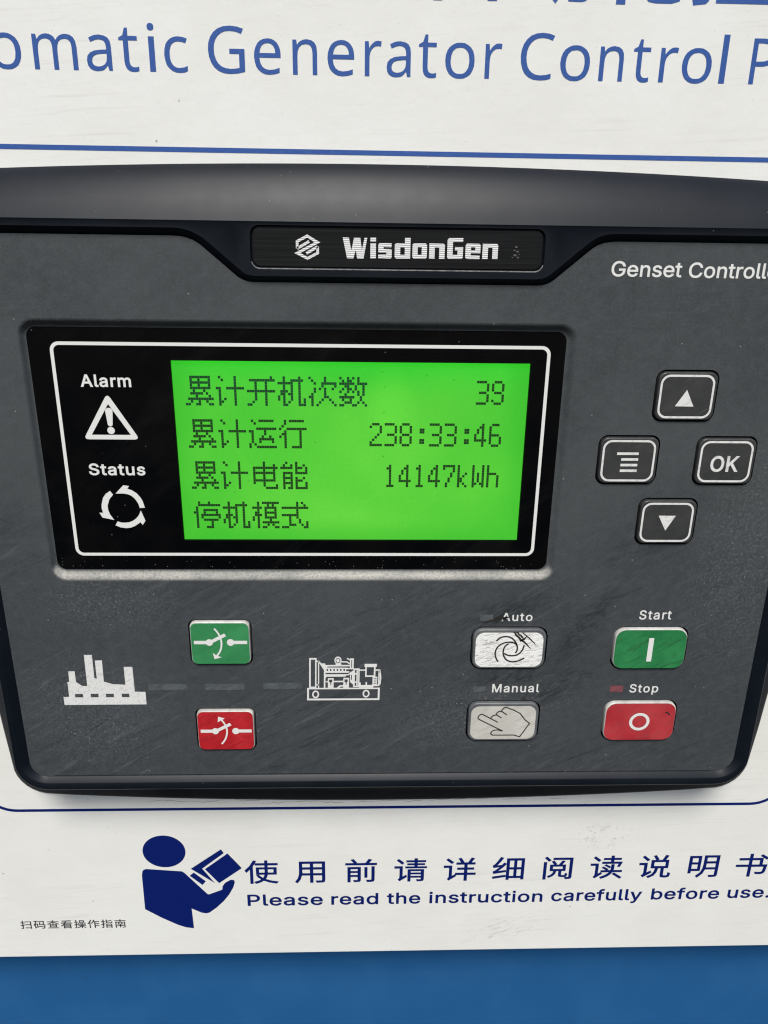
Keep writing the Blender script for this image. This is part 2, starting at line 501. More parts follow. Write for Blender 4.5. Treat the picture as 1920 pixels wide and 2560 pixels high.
def arc(cu, cw_, ru, rw, a0, a1, n=14):
    return [(cu + ru * math.cos(math.radians(a0 + (a1 - a0) * i / n)), cw_ + rw * math.sin(math.radians(a0 + (a1 - a0) * i / n))) for i in range(n + 1)]

def smooth_line(pts, sub=5):
    out = []
    n = len(pts)
    for i in range(n - 1):
        p0, p1, p2, p3 = (Vector(pts[max(i - 1, 0)]), Vector(pts[i]), Vector(pts[i + 1]), Vector(pts[min(i + 2, n - 1)]))
        for j in range(sub):
            s = j / sub
            out.append(tuple(0.5 * (2 * p1 + (p2 - p0) * s + (2 * p0 - 5 * p1 + 4 * p2 - p3) * s * s + (3 * p1 - p0 - 3 * p2 + p3) * s ** 3)))
    out.append(tuple(pts[-1]))
    return out

# ------------------------------------------------------------------ letter outlines (H humanist, A grotesque, C chinese)
GLYPHS = {
'H': {
    'A': '188;0,0 82,211 106,211 188,0 161,0 135,65 52,65 27,0;61,89 127,89 104,152 101,161 97,174 94,184 91,172 87,161 85,152',
    'C': '186;115,-3 85,0 61,10 42,26 29,48 21,75 18,106 21,135 30,162 44,183 64,200 89,210 119,213 150,210 177,201 167,179 145,187 132,189 119,190 98,188 80,180 66,168 55,151 48,130 46,105 48,81 54,60 64,43 78,31 96,23 118,20 145,23 169,29 169,6 145,-1',
    'G': '215;119,-3 89,0 64,10 44,26 30,48 21,74 18,105 21,136 31,162 47,184 68,200 95,210 127,213 160,210 190,201 180,178 155,187 140,189 126,190 102,188 83,180 67,167 55,150 48,130 46,105 48,82 54,61 64,44 79,31 99,23 125,20 149,22 166,25 166,88 120,88 120,111 193,111 193,8 158,0',
    'P': '178;29,0 29,210 84,210 120,206 144,194 155,182 161,167 163,149 162,136 159,124 153,112 145,102 134,94 119,87 101,83 79,82 55,82 55,0;55,105 76,105 95,106 110,109 121,114 129,123 134,133 136,147 133,165 123,178 106,185 82,188 55,188',
    'a': '165;63,-3 44,0 28,8 17,23 14,44 18,65 32,80 56,90 89,94 116,95 116,105 114,121 108,132 97,138 83,140 71,139 60,136 39,128 31,147 55,157 70,160 85,161 110,157 128,148 138,132 141,108 141,0 123,0 118,22 116,22 102,8 95,3 86,0;69,18 88,21 103,29 113,43 116,63 116,77 93,76 68,73 52,67 43,57 40,44 42,32 48,24 58,20',
    'c': '141;88,-3 69,-1 51,6 37,17 25,32 19,53 16,78 19,105 26,126 37,141 52,152 70,159 90,161 113,158 132,152 124,131 107,136 90,138 75,137 63,131 54,123 48,111 44,97 43,78 44,61 48,46 54,35 63,26 74,21 88,19 111,22 129,29 129,6 112,-1',
    'e': '166;92,-3 71,-1 53,6 37,18 26,33 19,54 16,78 18,102 25,122 35,139 49,151 66,158 86,161 105,159 121,152 134,141 143,127 149,110 151,90 151,74 43,74 47,50 57,33 72,23 93,19 120,22 144,30 144,7 120,0;44,95 124,95 122,113 115,127 103,137 86,140 69,137 56,128 48,113',
    'i': '76;25,0 25,158 51,158 51,0;38,184 32,185 27,188 24,193 23,201 24,208 27,213 32,216 38,217 44,216 49,213 52,208 53,201 52,193 49,188 44,185',
    'l': '76;25,0 25,224 51,224 51,0',
    'm': '276;25,0 25,158 46,158 50,136 51,136 64,150 80,158 98,161 115,159 128,154 139,146 146,134 148,134 157,146 169,154 183,159 198,161 222,157 238,147 248,129 252,103 252,0 226,0 226,102 224,118 218,130 208,137 194,139 174,136 161,126 154,110 151,87 151,0 126,0 126,102 124,118 118,130 107,137 93,139 79,137 68,132 60,124 55,113 52,99 51,82 51,0',
    'n': '182;25,0 25,158 46,158 50,136 51,136 57,144 64,150 82,158 101,161 126,157 144,147 155,129 158,103 158,0 133,0 133,101 130,118 124,130 113,137 97,139 75,135 61,124 53,106 51,82 51,0',
    'o': '178;89,-3 69,-1 51,7 37,18 26,35 19,55 16,79 18,103 25,124 36,140 51,151 69,159 90,161 110,159 127,151 142,140 153,124 160,103 162,79 160,55 153,35 143,18 128,7 110,-1;89,19 104,20 116,26 124,35 131,47 134,62 136,79 134,97 131,111 124,123 115,132 104,137 89,139 68,135 54,123 46,104 43,79 44,62 48,47 54,35 63,26 75,20',
    'r': '122;25,0 25,158 46,158 49,129 50,129 59,141 70,151 83,159 99,161 108,160 117,159 114,135 106,137 97,137 85,136 74,131 65,123 57,112 53,99 51,84 51,0',
    't': '106;73,-3 61,-2 51,1 41,7 34,16 29,29 27,46 27,138 5,138 5,150 27,161 38,194 53,194 53,158 99,158 99,138 53,138 53,47 55,34 60,25 68,20 78,18 90,19 100,22 100,2 88,-2',
    'u': '182;81,-3 63,-1 49,3 38,11 30,22 25,36 23,55 23,158 50,158 50,56 52,40 58,28 69,21 85,19 107,22 121,33 129,51 131,76 131,158 157,158 157,0 136,0 132,21 131,21 125,13 118,7 100,0',
},
'A': {
    '.': '113;57,-3 47,-1 38,5 32,14 30,25 32,35 38,44 47,50 57,52 68,50 77,44 83,35 85,25 83,14 77,5 68,-1',
    'A': '288;10,0 121,305 166,305 278,0 237,0 172,181 158,223 139,287 147,287 128,223 114,181 51,0;66,85 66,119 222,119 222,85',
    'C': '306;160,-4 123,1 90,15 63,38 42,69 29,108 24,152 29,197 42,236 63,267 90,290 123,305 160,309 183,308 204,303 224,294 241,283 256,268 269,251 278,231 284,209 245,209 240,224 234,237 225,248 214,257 202,264 189,269 175,272 160,273 134,270 110,259 90,242 75,218 65,188 62,152 65,117 75,87 90,63 110,46 134,35 160,32 175,33 189,36 202,41 214,48 225,58 234,69 240,82 245,96 284,96 278,74 269,54 257,37 241,23 224,11 204,3 183,-2',
    'G': '312;161,-4 123,1 90,15 62,38 41,69 28,108 24,152 28,197 41,236 62,267 89,290 122,305 159,309 182,308 204,302 224,293 242,282 257,267 269,250 279,230 285,209 245,209 239,223 232,236 224,247 214,256 202,264 189,269 175,272 159,273 133,270 110,259 90,242 75,218 65,188 62,152 65,117 75,87 90,63 111,46 134,35 161,32 186,34 207,43 224,56 238,74 246,96 249,121 261,119 170,119 170,153 287,153 287,120 283,85 271,54 251,30 226,11 196,0',
    'K': '280;63,87 63,130 83,157 105,182 127,206 218,305 269,305 139,166 137,166;36,0 36,305 75,305 75,201 74,135 75,116 75,0;223,0 113,155 137,186 269,0',
    'M': '377;36,0 36,305 91,305 166,112 172,95 180,74 187,50 193,29 184,29 191,50 198,73 205,95 211,112 286,305 341,305 341,0 303,0 303,175 303,196 303,221 304,248 304,274 308,274 299,246 289,218 280,193 273,175 205,0 172,0 102,175 95,193 87,217 77,245 67,274 71,274 72,250 73,223 73,197 73,175 73,0',
    'O': '320;160,-4 123,1 90,15 63,38 42,69 29,108 24,152 29,197 42,236 63,267 90,290 123,305 160,309 197,305 230,290 257,267 278,236 291,197 296,152 291,108 278,69 257,38 230,15 197,1;160,32 186,35 210,46 230,63 245,86 255,116 258,152 255,189 245,219 230,243 210,260 186,270 160,273 134,270 111,260 91,242 75,219 65,189 62,152 65,116 75,87 91,63 111,46 134,35',
    'P': '267;36,0 36,305 141,305 173,302 199,292 220,277 234,258 242,235 245,209 242,183 234,159 220,140 199,124 173,115 141,111 66,111 66,145 140,145 161,147 178,154 191,163 200,176 205,191 207,209 205,226 200,241 191,254 178,263 161,269 139,271 75,271 75,0',
    'S': '268;134,-5 103,-3 77,6 55,19 38,36 28,57 23,82 63,82 66,66 74,53 85,42 100,35 116,31 134,29 154,31 172,36 186,44 198,55 205,68 207,84 205,97 199,107 190,116 178,123 147,133 110,144 77,156 52,174 40,188 33,204 31,223 35,248 45,269 61,286 83,299 108,307 136,309 165,307 190,299 210,286 226,269 237,249 240,227 202,227 196,247 181,262 160,272 135,275 117,273 100,269 87,261 77,251 71,239 69,225 71,211 79,200 89,192 102,185 127,176 159,168 187,158 202,151 215,143 227,132 237,119 243,102 245,83 242,59 232,38 216,20 194,6 167,-2',
    'a': '234;96,-5 75,-3 57,3 41,13 29,27 21,44 18,65 20,83 26,97 35,107 47,116 60,122 75,126 107,132 140,136 151,138 159,141 164,146 165,153 165,154 164,167 160,178 153,187 144,193 132,197 117,198 102,197 90,193 79,188 71,180 64,173 60,164 25,175 34,193 47,208 63,218 80,225 98,229 116,231 143,228 158,223 171,216 184,206 193,192 200,174 202,151 202,0 166,0 166,31 163,31 151,15 141,7 129,1 114,-4;102,27 121,29 137,35 149,44 158,56 163,69 165,83 165,114 156,109 139,105 120,103 105,101 81,95 70,90 62,84 57,75 55,63 57,52 61,43 68,36 78,31 89,28',
    'b': '255;138,-5 119,-3 103,2 92,10 83,19 71,35 67,35 67,0 32,0 32,305 68,305 68,192 71,192 82,207 91,216 103,224 118,229 137,231 164,227 188,216 207,199 222,176 231,147 234,113 231,80 222,51 207,27 188,10 164,-1;132,28 152,31 168,39 180,53 189,70 195,91 197,114 195,136 190,157 181,174 168,187 152,195 132,198 113,195 97,187 84,175 75,158 69,137 68,114 69,90 75,69 84,52 97,39 113,31',
    'c': '237;124,-5 95,-1 70,10 49,28 34,51 24,80 20,112 24,146 34,175 49,198 70,216 95,227 124,231 141,230 156,226 170,221 183,214 194,204 204,193 212,180 217,166 182,157 174,174 162,186 145,195 124,198 104,195 87,186 74,172 65,155 60,135 58,112 60,91 65,70 74,53 87,40 104,31 124,28 146,31 162,40 175,53 183,70 218,61 212,47 205,34 195,22 184,13 171,5 156,0 141,-4',
    'd': '255;117,-5 90,-1 67,10 47,27 33,51 24,80 20,113 24,147 33,176 48,199 67,216 91,227 117,231 137,229 152,224 163,216 172,207 184,192 186,192 186,305 223,305 223,0 188,0 188,35 184,35 172,19 163,10 151,2 136,-3;123,28 142,31 158,39 171,52 180,69 185,90 187,114 185,137 180,158 171,175 158,187 142,195 123,198 103,195 87,187 74,174 65,157 60,136 58,114 60,91 65,70 74,53 87,39 103,31',
    'e': '242;127,-5 96,-1 70,10 49,27 33,51 24,79 20,112 24,145 33,174 48,198 69,216 94,227 123,231 142,229 159,224 176,216 192,205 204,189 214,169 221,145 223,116 223,102 45,102 45,133 203,133 186,121 184,142 179,161 170,177 158,188 142,196 123,198 104,196 88,188 75,176 65,162 60,145 58,127 58,107 60,83 66,64 77,48 91,37 108,30 127,28 140,29 152,32 162,37 171,44 178,53 183,63 219,54 212,38 201,24 187,12 170,3 150,-3',
    'f': '152;137,228 137,196 4,196 4,228;48,0 48,259 51,277 57,291 68,303 81,311 96,316 112,318 133,316 146,313 136,281 129,283 117,284 102,282 93,276 87,266 85,251 85,0',
    'h': '246;68,136 68,0 32,0 32,305 68,305 68,172 61,172 74,199 91,217 112,227 136,231 158,228 177,221 193,209 204,192 212,171 214,144 214,0 178,0 178,141 174,165 164,183 147,194 126,197 110,196 96,190 85,182 76,170 70,154',
    'i': '100;32,0 32,228 68,228 68,0;50,266 40,267 32,273 27,281 25,290 27,299 32,307 40,312 50,314 60,312 68,307 74,299 76,290 74,281 68,273 60,267',
    'l': '113;84,-1 61,2 44,12 35,28 32,51 32,305 68,305 68,59 69,46 72,37 78,33 88,31 96,32 102,33 108,2 97,-1',
    'm': '366;32,0 32,228 67,228 67,177 65,177 71,194 79,208 91,218 103,226 117,230 132,232 154,228 172,216 185,199 193,177 187,177 193,192 202,206 214,217 228,225 244,230 262,232 281,230 298,223 313,212 324,197 332,177 334,153 334,0 297,0 297,152 294,173 284,188 268,196 251,198 237,197 225,192 215,184 207,174 203,162 201,148 201,0 164,0 164,156 161,173 152,187 137,195 120,198 107,197 95,192 84,184 75,174 70,160 68,143 68,0',
    'n': '246;68,136 68,0 32,0 32,228 67,228 67,172 61,172 74,199 91,217 112,227 136,231 158,228 177,221 193,209 204,192 212,171 214,144 214,0 178,0 178,141 174,165 164,183 147,194 126,197 110,196 96,190 85,182 76,170 70,154',
    'o': '249;124,-5 95,-1 70,10 49,28 34,51 24,80 20,112 24,146 34,175 49,198 70,216 95,227 124,231 154,227 179,216 200,198 216,175 225,146 229,112 225,80 216,51 200,28 179,10 154,-1;124,28 145,31 162,40 175,53 184,70 190,91 192,112 190,135 184,155 175,172 162,186 145,195 124,198 104,195 87,186 74,172 65,155 60,135 58,112 60,91 65,70 74,53 87,40 104,31',
    'p': '255;32,-86 32,228 67,228 67,192 71,192 82,207 91,216 103,224 118,229 137,231 164,227 188,216 207,199 222,176 231,147 234,113 231,80 222,51 207,27 188,10 164,-1 138,-5 119,-3 104,2 92,10 83,19 71,35 68,35 68,-86;132,28 152,31 168,39 180,53 189,70 195,91 197,114 195,136 190,157 181,174 168,187 152,195 132,198 113,195 97,187 84,175 75,158 69,137 68,114 69,90 75,69 84,52 97,39 113,31',
    'r': '155;32,0 32,228 67,228 67,193 69,193 78,208 91,220 108,228 128,231 138,231 146,230 146,193 138,195 124,195 109,194 95,189 84,181 75,170 70,157 68,142 68,0',
    's': '219;109,-5 87,-3 67,2 51,11 37,23 27,38 21,57 56,64 63,48 74,36 90,29 109,27 130,30 147,37 157,49 161,62 159,73 152,81 142,88 127,93 90,102 63,111 43,125 32,142 28,164 31,183 39,199 52,212 69,222 89,229 112,231 134,229 152,223 167,215 179,204 188,190 194,174 161,166 155,179 146,189 132,197 112,200 94,197 79,190 68,179 65,166 67,155 74,146 86,139 103,134 138,126 165,116 184,103 195,85 199,64 196,45 187,28 174,14 156,4 134,-3',
    't': '136;122,228 122,196 4,196 4,228;39,283 76,283 76,59 77,46 82,37 90,32 102,30 111,31 121,32 128,1 115,-2 101,-2 75,1 55,13 43,31 39,56',
    'u': '246;109,-3 88,-1 69,6 53,18 41,35 34,57 32,83 32,228 68,228 68,86 72,63 82,45 99,34 120,30 136,32 149,37 161,46 170,58 176,73 178,92 178,228 214,228 214,0 179,0 179,55 184,55 172,28 154,10 133,0',
    'y': '234;28,-83 37,-51 43,-52 53,-54 62,-53 71,-50 78,-44 85,-35 90,-21 98,-1 10,228 51,228 99,93 112,52 123,12 110,12 121,52 134,93 183,228 223,228 122,-35 115,-51 106,-64 96,-74 84,-81 70,-86 55,-87 39,-86',
},
'C': {
    '书': '490;351,373 444,302 466,330 374,397;62,326 62,290 205,290 205,194 29,194 29,158 205,158 205,-39 242,-39 242,158 424,158 414,80 401,48 381,43 307,46 320,10 394,9 432,25 450,69 462,177 464,194 392,194 392,326 242,326 242,410 205,410 205,326;242,194 242,290 356,290 356,194',
    '作': '490;258,406 211,302 150,217 178,192 248,295 282,295 282,-39 319,-39 319,80 467,80 467,115 319,115 319,190 460,190 460,224 319,224 319,295 472,295 472,330 266,330 293,397;140,410 87,302 18,214 39,177 88,236 88,-38 125,-38 125,294 175,399',
    '使': '490;294,410 294,357 157,357 157,324 294,324 294,275 172,275 172,140 291,140 283,100 265,64 230,94 202,130 172,120 203,76 243,40 200,12 139,-10 162,-41 227,-14 273,19 356,-18 454,-40 476,-7 378,12 295,45 317,91 327,140 455,140 455,275 329,275 329,324 472,324 472,357 329,357 329,410;206,245 294,245 294,193 293,171 206,171;329,245 420,245 420,171 329,171 329,193;136,413 81,305 10,219 31,182 85,247 85,-41 120,-41 120,300 171,402',
    '制': '490;331,367 331,95 366,95 366,367;419,407 419,11 409,1 343,1 355,-37 434,-30 450,-16 455,12 455,407;70,400 49,330 20,271 53,257 77,307 142,307 142,256 22,256 22,222 142,222 142,172 45,172 45,1 78,1 78,139 142,139 142,-39 177,-39 177,139 245,139 245,38 238,31 196,32 206,0 264,5 276,17 279,37 279,172 177,172 177,222 296,222 296,256 177,256 177,307 277,307 277,341 177,341 177,410 142,410 142,341 90,341 104,393',
    '前': '490;296,252 296,51 330,51 330,252;396,267 396,7 385,-2 321,-2 334,-37 411,-31 427,-18 432,6 432,267;354,414 308,334 161,334 185,343 136,412 102,400 147,334 26,334 26,300 464,300 464,334 350,334 394,401;200,148 200,98 92,98 92,148;200,176 92,176 92,225 200,225;57,256 57,-37 92,-37 92,69 200,69 200,3 192,-5 138,-4 150,-37 219,-31 233,-19 236,3 236,256',
    '动': '490;44,372 44,339 233,339 233,372;320,403 319,299 249,299 249,263 317,263 305,156 277,62 225,-12 253,-39 310,43 340,146 353,263 426,263 417,77 401,9 382,2 319,5 330,-31 398,-32 418,-27 433,-13 452,66 463,280 463,299 355,299 356,403;44,22 44,21 209,64 219,31 251,42 201,179 171,171 199,95 82,71 132,221 242,221 242,255 26,255 26,221 95,221 54,90 32,55',
    '化': '490;425,341 365,265 292,199 292,403 253,403 253,170 158,113 185,85 253,125 253,40 259,-3 278,-24 317,-30 404,-30 443,-19 463,21 472,94 435,112 427,28 402,6 321,6 298,12 292,39 292,151 383,228 460,317;153,412 96,304 21,217 45,181 101,246 101,-39 140,-39 140,303 190,400',
    '南': '490;155,225 185,166 216,177 184,235;225,412 225,363 29,363 29,328 225,328 225,276 56,276 56,-39 93,-39 93,242 398,242 398,4 396,-4 387,-7 317,-6 330,-39 414,-33 431,-21 435,4 435,276 265,276 265,328 461,328 461,363 265,363 265,412;305,236 271,166 130,166 130,136 226,136 226,86 120,86 120,55 226,55 226,-30 261,-30 261,55 372,55 372,86 261,86 261,136 363,136 363,166 303,166 337,226',
    '屏': '490;171,258 200,209 234,222 204,269;103,356 399,356 399,306 103,306;67,388 67,226 64,145 49,59 15,-20 47,-40 84,44 100,138 103,226 103,274 438,274 438,388;362,270 330,206 124,206 124,175 200,175 200,127 200,107 111,107 111,75 195,75 167,28 105,-13 130,-40 185,-6 217,33 232,75 334,75 334,-40 370,-40 370,75 464,75 464,107 370,107 370,175 450,175 450,206 366,206 401,259;334,107 236,107 236,126 236,175 334,175',
    '扫': '490;97,410 97,316 25,316 25,281 97,281 97,172 19,154 29,119 97,136 97,6 88,-3 37,-3 48,-37 115,-30 129,-18 133,6 133,145 201,163 197,197 133,181 133,281 198,281 198,316 133,316 133,410;206,366 206,331 408,331 408,210 218,210 218,173 408,173 408,33 202,33 202,-2 408,-2 408,-38 443,-38 443,366',
    '指': '490;410,383 252,337 252,410 216,410 216,271 222,238 244,222 288,217 402,217 440,224 460,249 469,299 435,312 427,262 400,250 290,250 259,254 252,271 252,306 351,328 438,355;251,66 411,66 411,14 251,14;251,96 251,145 411,145 411,96;216,176 216,-39 251,-39 251,-16 411,-16 411,-37 447,-37 447,176;90,412 90,313 22,313 22,278 90,278 90,173 15,152 26,116 90,135 90,4 81,-5 32,-5 43,-39 109,-32 122,-20 126,4 126,146 191,166 187,200 126,183 126,278 184,278 184,313 126,313 126,412',
    '控': '490;341,271 433,181 457,205 363,291;275,291 232,243 181,203 204,175 259,222 307,279;80,412 80,317 21,317 21,282 80,282 80,165 16,144 24,107 80,128 80,8 72,-1 26,-1 36,-35 98,-28 111,-16 115,8 115,140 168,159 162,193 115,176 115,282 166,282 166,317 115,317 115,412;163,10 163,-23 473,-23 473,10 338,10 338,133 438,133 438,166 202,166 202,133 300,133 300,10;288,403 309,352 180,352 180,267 213,267 213,320 432,320 432,272 468,272 468,352 349,352 323,412',
    '操': '490;258,364 372,364 372,312 258,312;226,392 226,284 405,284 405,392;206,235 271,235 271,179 206,179;358,235 425,235 425,179 358,179;78,412 78,313 23,313 23,278 78,278 78,171 18,151 27,116 78,135 78,4 71,-3 35,-3 46,-36 98,-30 109,-18 113,4 113,148 161,167 155,200 113,184 113,278 158,278 158,313 113,313 113,412;297,152 297,115 168,115 168,84 274,84 211,34 136,0 159,-28 233,9 297,64 297,-40 332,-40 332,66 387,14 450,-24 474,4 409,37 354,84 466,84 466,115 332,115 332,152 455,152 455,262 328,262 328,152 300,152 300,262 177,262 177,152',
    '明': '490;166,221 166,124 74,124 74,221;166,254 74,254 74,348 166,348;39,382 39,43 74,43 74,89 200,89 200,382;419,356 419,272 281,272 281,356;246,391 246,216 240,136 215,54 154,-17 181,-43 244,32 274,118 419,118 419,9 416,0 406,-2 335,-2 349,-38 434,-31 450,-17 455,9 455,391;419,238 419,151 278,151 281,216 281,238',
    '查': '490;145,107 343,107 343,66 145,66;145,173 343,173 343,132 145,132;108,199 108,39 381,39 381,199;36,10 36,-24 456,-24 456,10;225,412 225,350 28,350 28,317 186,317 109,253 18,208 42,178 142,235 225,315 225,214 262,214 262,315 346,237 448,182 473,213 380,255 301,317 463,317 463,350 262,350 262,412',
    '用': '490;75,377 75,200 72,126 55,51 16,-18 44,-42 86,30 106,111 229,111 229,-35 266,-35 266,111 399,111 399,11 396,2 385,-1 308,-1 321,-36 412,-30 430,-17 435,11 435,377;111,342 229,342 229,263 111,263;399,342 399,263 266,263 266,342;111,228 229,228 229,146 109,146 111,200;399,228 399,146 266,146 266,228',
    '看': '490;163,105 376,105 376,71 163,71;163,131 163,164 376,164 376,131;163,45 376,45 376,9 163,9;405,408 247,390 58,384 65,355 200,358 189,325 65,325 65,295 178,295 162,258 29,258 29,228 145,228 90,156 16,99 40,70 87,103 127,143 127,-40 163,-40 163,-21 376,-21 376,-40 413,-40 413,194 167,194 187,228 461,228 461,258 202,258 219,295 433,295 433,325 229,325 241,360 428,381',
    '码': '490;201,100 201,67 388,67 388,100;241,319 225,165 234,165 423,165 408,47 390,1 372,-4 317,-2 327,-36 386,-36 420,-21 442,37 460,180 461,197 400,197 420,382 394,385 388,383 217,383 217,349 381,349 365,197 263,197 275,316;25,386 25,352 85,352 57,246 14,161 31,121 57,161 57,-17 89,-17 89,23 179,23 179,235 89,235 120,352 193,352 193,386;89,201 147,201 147,55 89,55',
    '细': '490;18,26 25,-10 201,25 199,58;28,208 119,223 60,155 20,125 31,90 200,123 198,154 87,138 149,206 207,282 175,302 144,256 69,249 116,320 159,399 123,414 80,328 47,275 16,244;317,34 247,34 247,173 317,173;351,34 351,173 421,173 421,34;212,386 212,-32 247,-32 247,0 421,0 421,-28 456,-28 456,386;317,208 247,208 247,350 317,350;351,208 351,350 421,350 421,208',
    '自': '490;117,201 379,201 379,129 117,129;117,236 117,309 379,309 379,236;117,95 379,95 379,23 117,23;223,413 204,345 80,345 80,-40 117,-40 117,-12 379,-12 379,-37 418,-37 418,345 241,345 266,407',
    '详': '490;52,376 128,301 153,328 76,400;223,398 264,318 298,332 255,410;92,-29 192,54 179,85 130,49 130,258 20,258 20,222 96,222 96,45 87,15 72,-3;405,413 359,318 196,318 196,284 309,284 309,216 211,216 211,182 309,182 309,113 184,113 184,78 309,78 309,-39 346,-39 346,78 467,78 467,113 346,113 346,182 441,182 441,216 346,216 346,284 456,284 456,318 398,318 442,400',
    '说': '490;54,379 129,299 155,325 79,401;224,280 391,280 391,191 224,191;86,-21 199,68 186,101 130,62 130,258 22,258 22,222 94,222 94,58 83,30 65,13;188,313 188,157 250,157 239,85 208,28 146,-11 168,-40 238,7 273,73 288,157 331,157 331,17 340,-22 376,-32 425,-32 458,-16 470,48 437,63 434,12 422,2 382,2 370,5 368,17 368,157 427,157 427,313 376,313 418,400 379,411 337,313 254,313 287,327 240,410 209,398 253,313',
    '请': '490;52,378 125,302 150,328 76,401;21,258 21,223 94,223 94,43 86,16 71,1 90,-30 193,54 180,85 129,47 129,258;242,104 396,104 396,64 242,64;242,130 242,168 396,168 396,130;301,412 301,374 187,374 187,345 301,345 301,314 200,314 200,287 301,287 301,253 173,253 173,225 471,225 471,253 337,253 337,287 441,287 441,314 337,314 337,345 455,345 455,374 337,374 337,412;208,196 208,-39 242,-39 242,37 396,37 396,2 387,-6 332,-5 343,-37 413,-31 428,-19 431,2 431,196',
    '读': '490;217,222 288,172 306,193 234,240;181,177 254,125 272,147 199,196;335,51 447,-41 470,-17 357,73;51,376 127,301 152,328 75,400;180,291 180,259 417,259 396,201 425,193 459,286 436,292 430,291 336,291 336,335 438,335 438,366 336,366 336,412 300,412 300,366 198,366 198,335 300,335 300,291;313,240 313,182 307,123 170,123 170,91 295,91 249,36 162,-13 184,-42 259,-2 307,43 334,91 464,91 464,123 344,123 349,181 349,240;20,258 20,223 92,223 92,44 84,14 69,-3 89,-29 185,55 171,86 126,51 126,258',
    '阅': '490;170,218 317,218 317,160 170,160;45,301 45,-39 80,-39 80,301;52,388 109,320 139,340 80,406;155,313 194,248 136,248 136,129 191,129 179,83 153,47 106,21 126,-6 180,27 210,72 224,129 261,129 261,48 269,15 302,7 347,7 374,19 384,66 356,79 353,44 343,36 306,36 296,38 294,48 294,129 351,129 351,248 295,248 338,319 302,328 257,248 198,248 225,261 184,327;173,384 173,351 410,351 410,6 401,-2 352,-2 364,-36 429,-30 442,-17 446,6 446,384',
},
}
CAP = {'H': 0.0, 'A': 0.0, 'C': 0.0}
def glyph(font, ch):
    parts = GLYPHS[font][ch].split(';')
    return int(parts[0]), [[tuple(map(int, q.split(','))) for q in c.split()] for c in parts[1:]]
def bounds(conts):
    xs = [p[0] for c in conts for p in c]; ys = [p[1] for c in conts for p in c]
    return min(xs), min(ys), max(xs), max(ys)
CAP['H'] = bounds(glyph('H', 'P')[1])[3]
CAP['A'] = bounds(glyph('A', 'P')[1])[3]

def embolden(conts, d):
    if not d: return conts
    big = max(conts, key=lambda c: abs(area(c)))
    s = 1.0 if area(big) > 0 else -1.0
    out = []
    for c in conts:
        n = len(c); q = []
        for i in range(n):
            a, b, e = Vector(c[i - 1]), Vector(c[i]), Vector(c[(i + 1) % n])
            d0, d1 = b - a, e - b
            if d0.length < 1e-9 or d1.length < 1e-9:
                q.append(tuple(b)); continue
            d0.normalize(); d1.normalize()
            n0, n1 = Vector((d0.y, -d0.x)), Vector((d1.y, -d1.x))
            m_ = n0 + n1
            if m_.length < 1e-6:
                q.append(tuple(b)); continue
            m_.normalize()
            q.append(tuple(b + m_ * (s * d / max(0.5, m_.dot(n0)))))
        out.append(q)
    return out

def text(mb, font, body, left, right, base, caph, z, bold=0.0, track=0.0, drop=0.0):
    """one line of lettering between left and right on a base line (drop: rise of the right end)"""
    x, items = 0.0, []
    em = CAP[font] / 0.72
    for ch in body:
        if ch == ' ':
            x += em * 0.28 + track * em; continue
        adv, conts = glyph(font, ch)
        items.append((x, conts))
        x += adv + track * em
    lo = min(i[0] + bounds(i[1])[0] for i in items); hi = max(i[0] + bounds(i[1])[2] for i in items)
    sx = (right - left - 2 * bold) / (hi - lo); sy = (caph - 2 * bold) / CAP[font]
    for x0, conts in items:
        cc = [[(left + bold + (x0 + p[0] - lo) * sx, base + bold + p[1] * sy + drop * (x0 - lo) / (hi - lo)) for p in c] for c in conts]
        mb.fill(embolden(cc, bold), z)

def letter(mb, font, ch, left, right, base, sy, z, bold=0.0):
    _, conts = glyph(font, ch)
    b = bounds(conts)
    sx = (right - left - 2 * bold) / (b[2] - b[0])
    mb.fill(embolden([[(left + bold + (p[0] - b[0]) * sx, base + p[1] * sy) for p in c] for c in conts], bold), z)

def cell(mb, ch, left, bottom, du, dw, z, bold=0.0, shear=0.0):
    """a chinese character in a cell of du x dw mm (the em box)"""
    adv, conts = glyph('C', ch)
    e = 490.0
    mb.fill(embolden([[(left + p[0] / e * du, bottom + (p[1] + 55) / e * dw) for p in c] for c in conts], bold), z)

# ------------------------------------------------------------------ the setting: cabinet and sign
ZS, ZC = -12.0, -27.0            # fronts of the sign and of the cabinet, measured from the controller's face

cab = MB()
front = rrect(-300, -360, 300, 300, 8)
cab.fill([front], ZC)
cab.band(at(front, ZC), at(rrect(-301.5, -361.5, 301.5, 301.5, 9.5), ZC - 1.5))
cab.band(at(rrect(-301.5, -361.5, 301.5, 301.5, 9.5), ZC - 1.5), at(rrect(-301.5, -361.5, 301.5, 301.5, 9.5), ZC - 30))
o = cab.build('cabinet', 'cabinet', None)
tag(o, 'blue painted steel cabinet face behind and below the white sign', 'cabinet')

sign = empty('sign_plate', 2.0, -139.0, ZC, 'white lacquered sign plate with blue lettering around the black controller', 'sign')
s = MB()
F0 = rrect(-168, -138.5, 172, 158, 2.0)
s.fill([F0], ZS)
s.band(at(F0, ZS), at(rrect(-168.4, -138.9, 172.4, 158.4, 2.4), ZS - 0.25))
s.band(at(rrect(-168.4, -138.9, 172.4, 158.4, 2.4), ZS - 0.25), at(rrect(-168.4, -138.9, 172.4, 158.4, 2.4), ZC + 0.2))
s.build('plate', 'sign', sign)

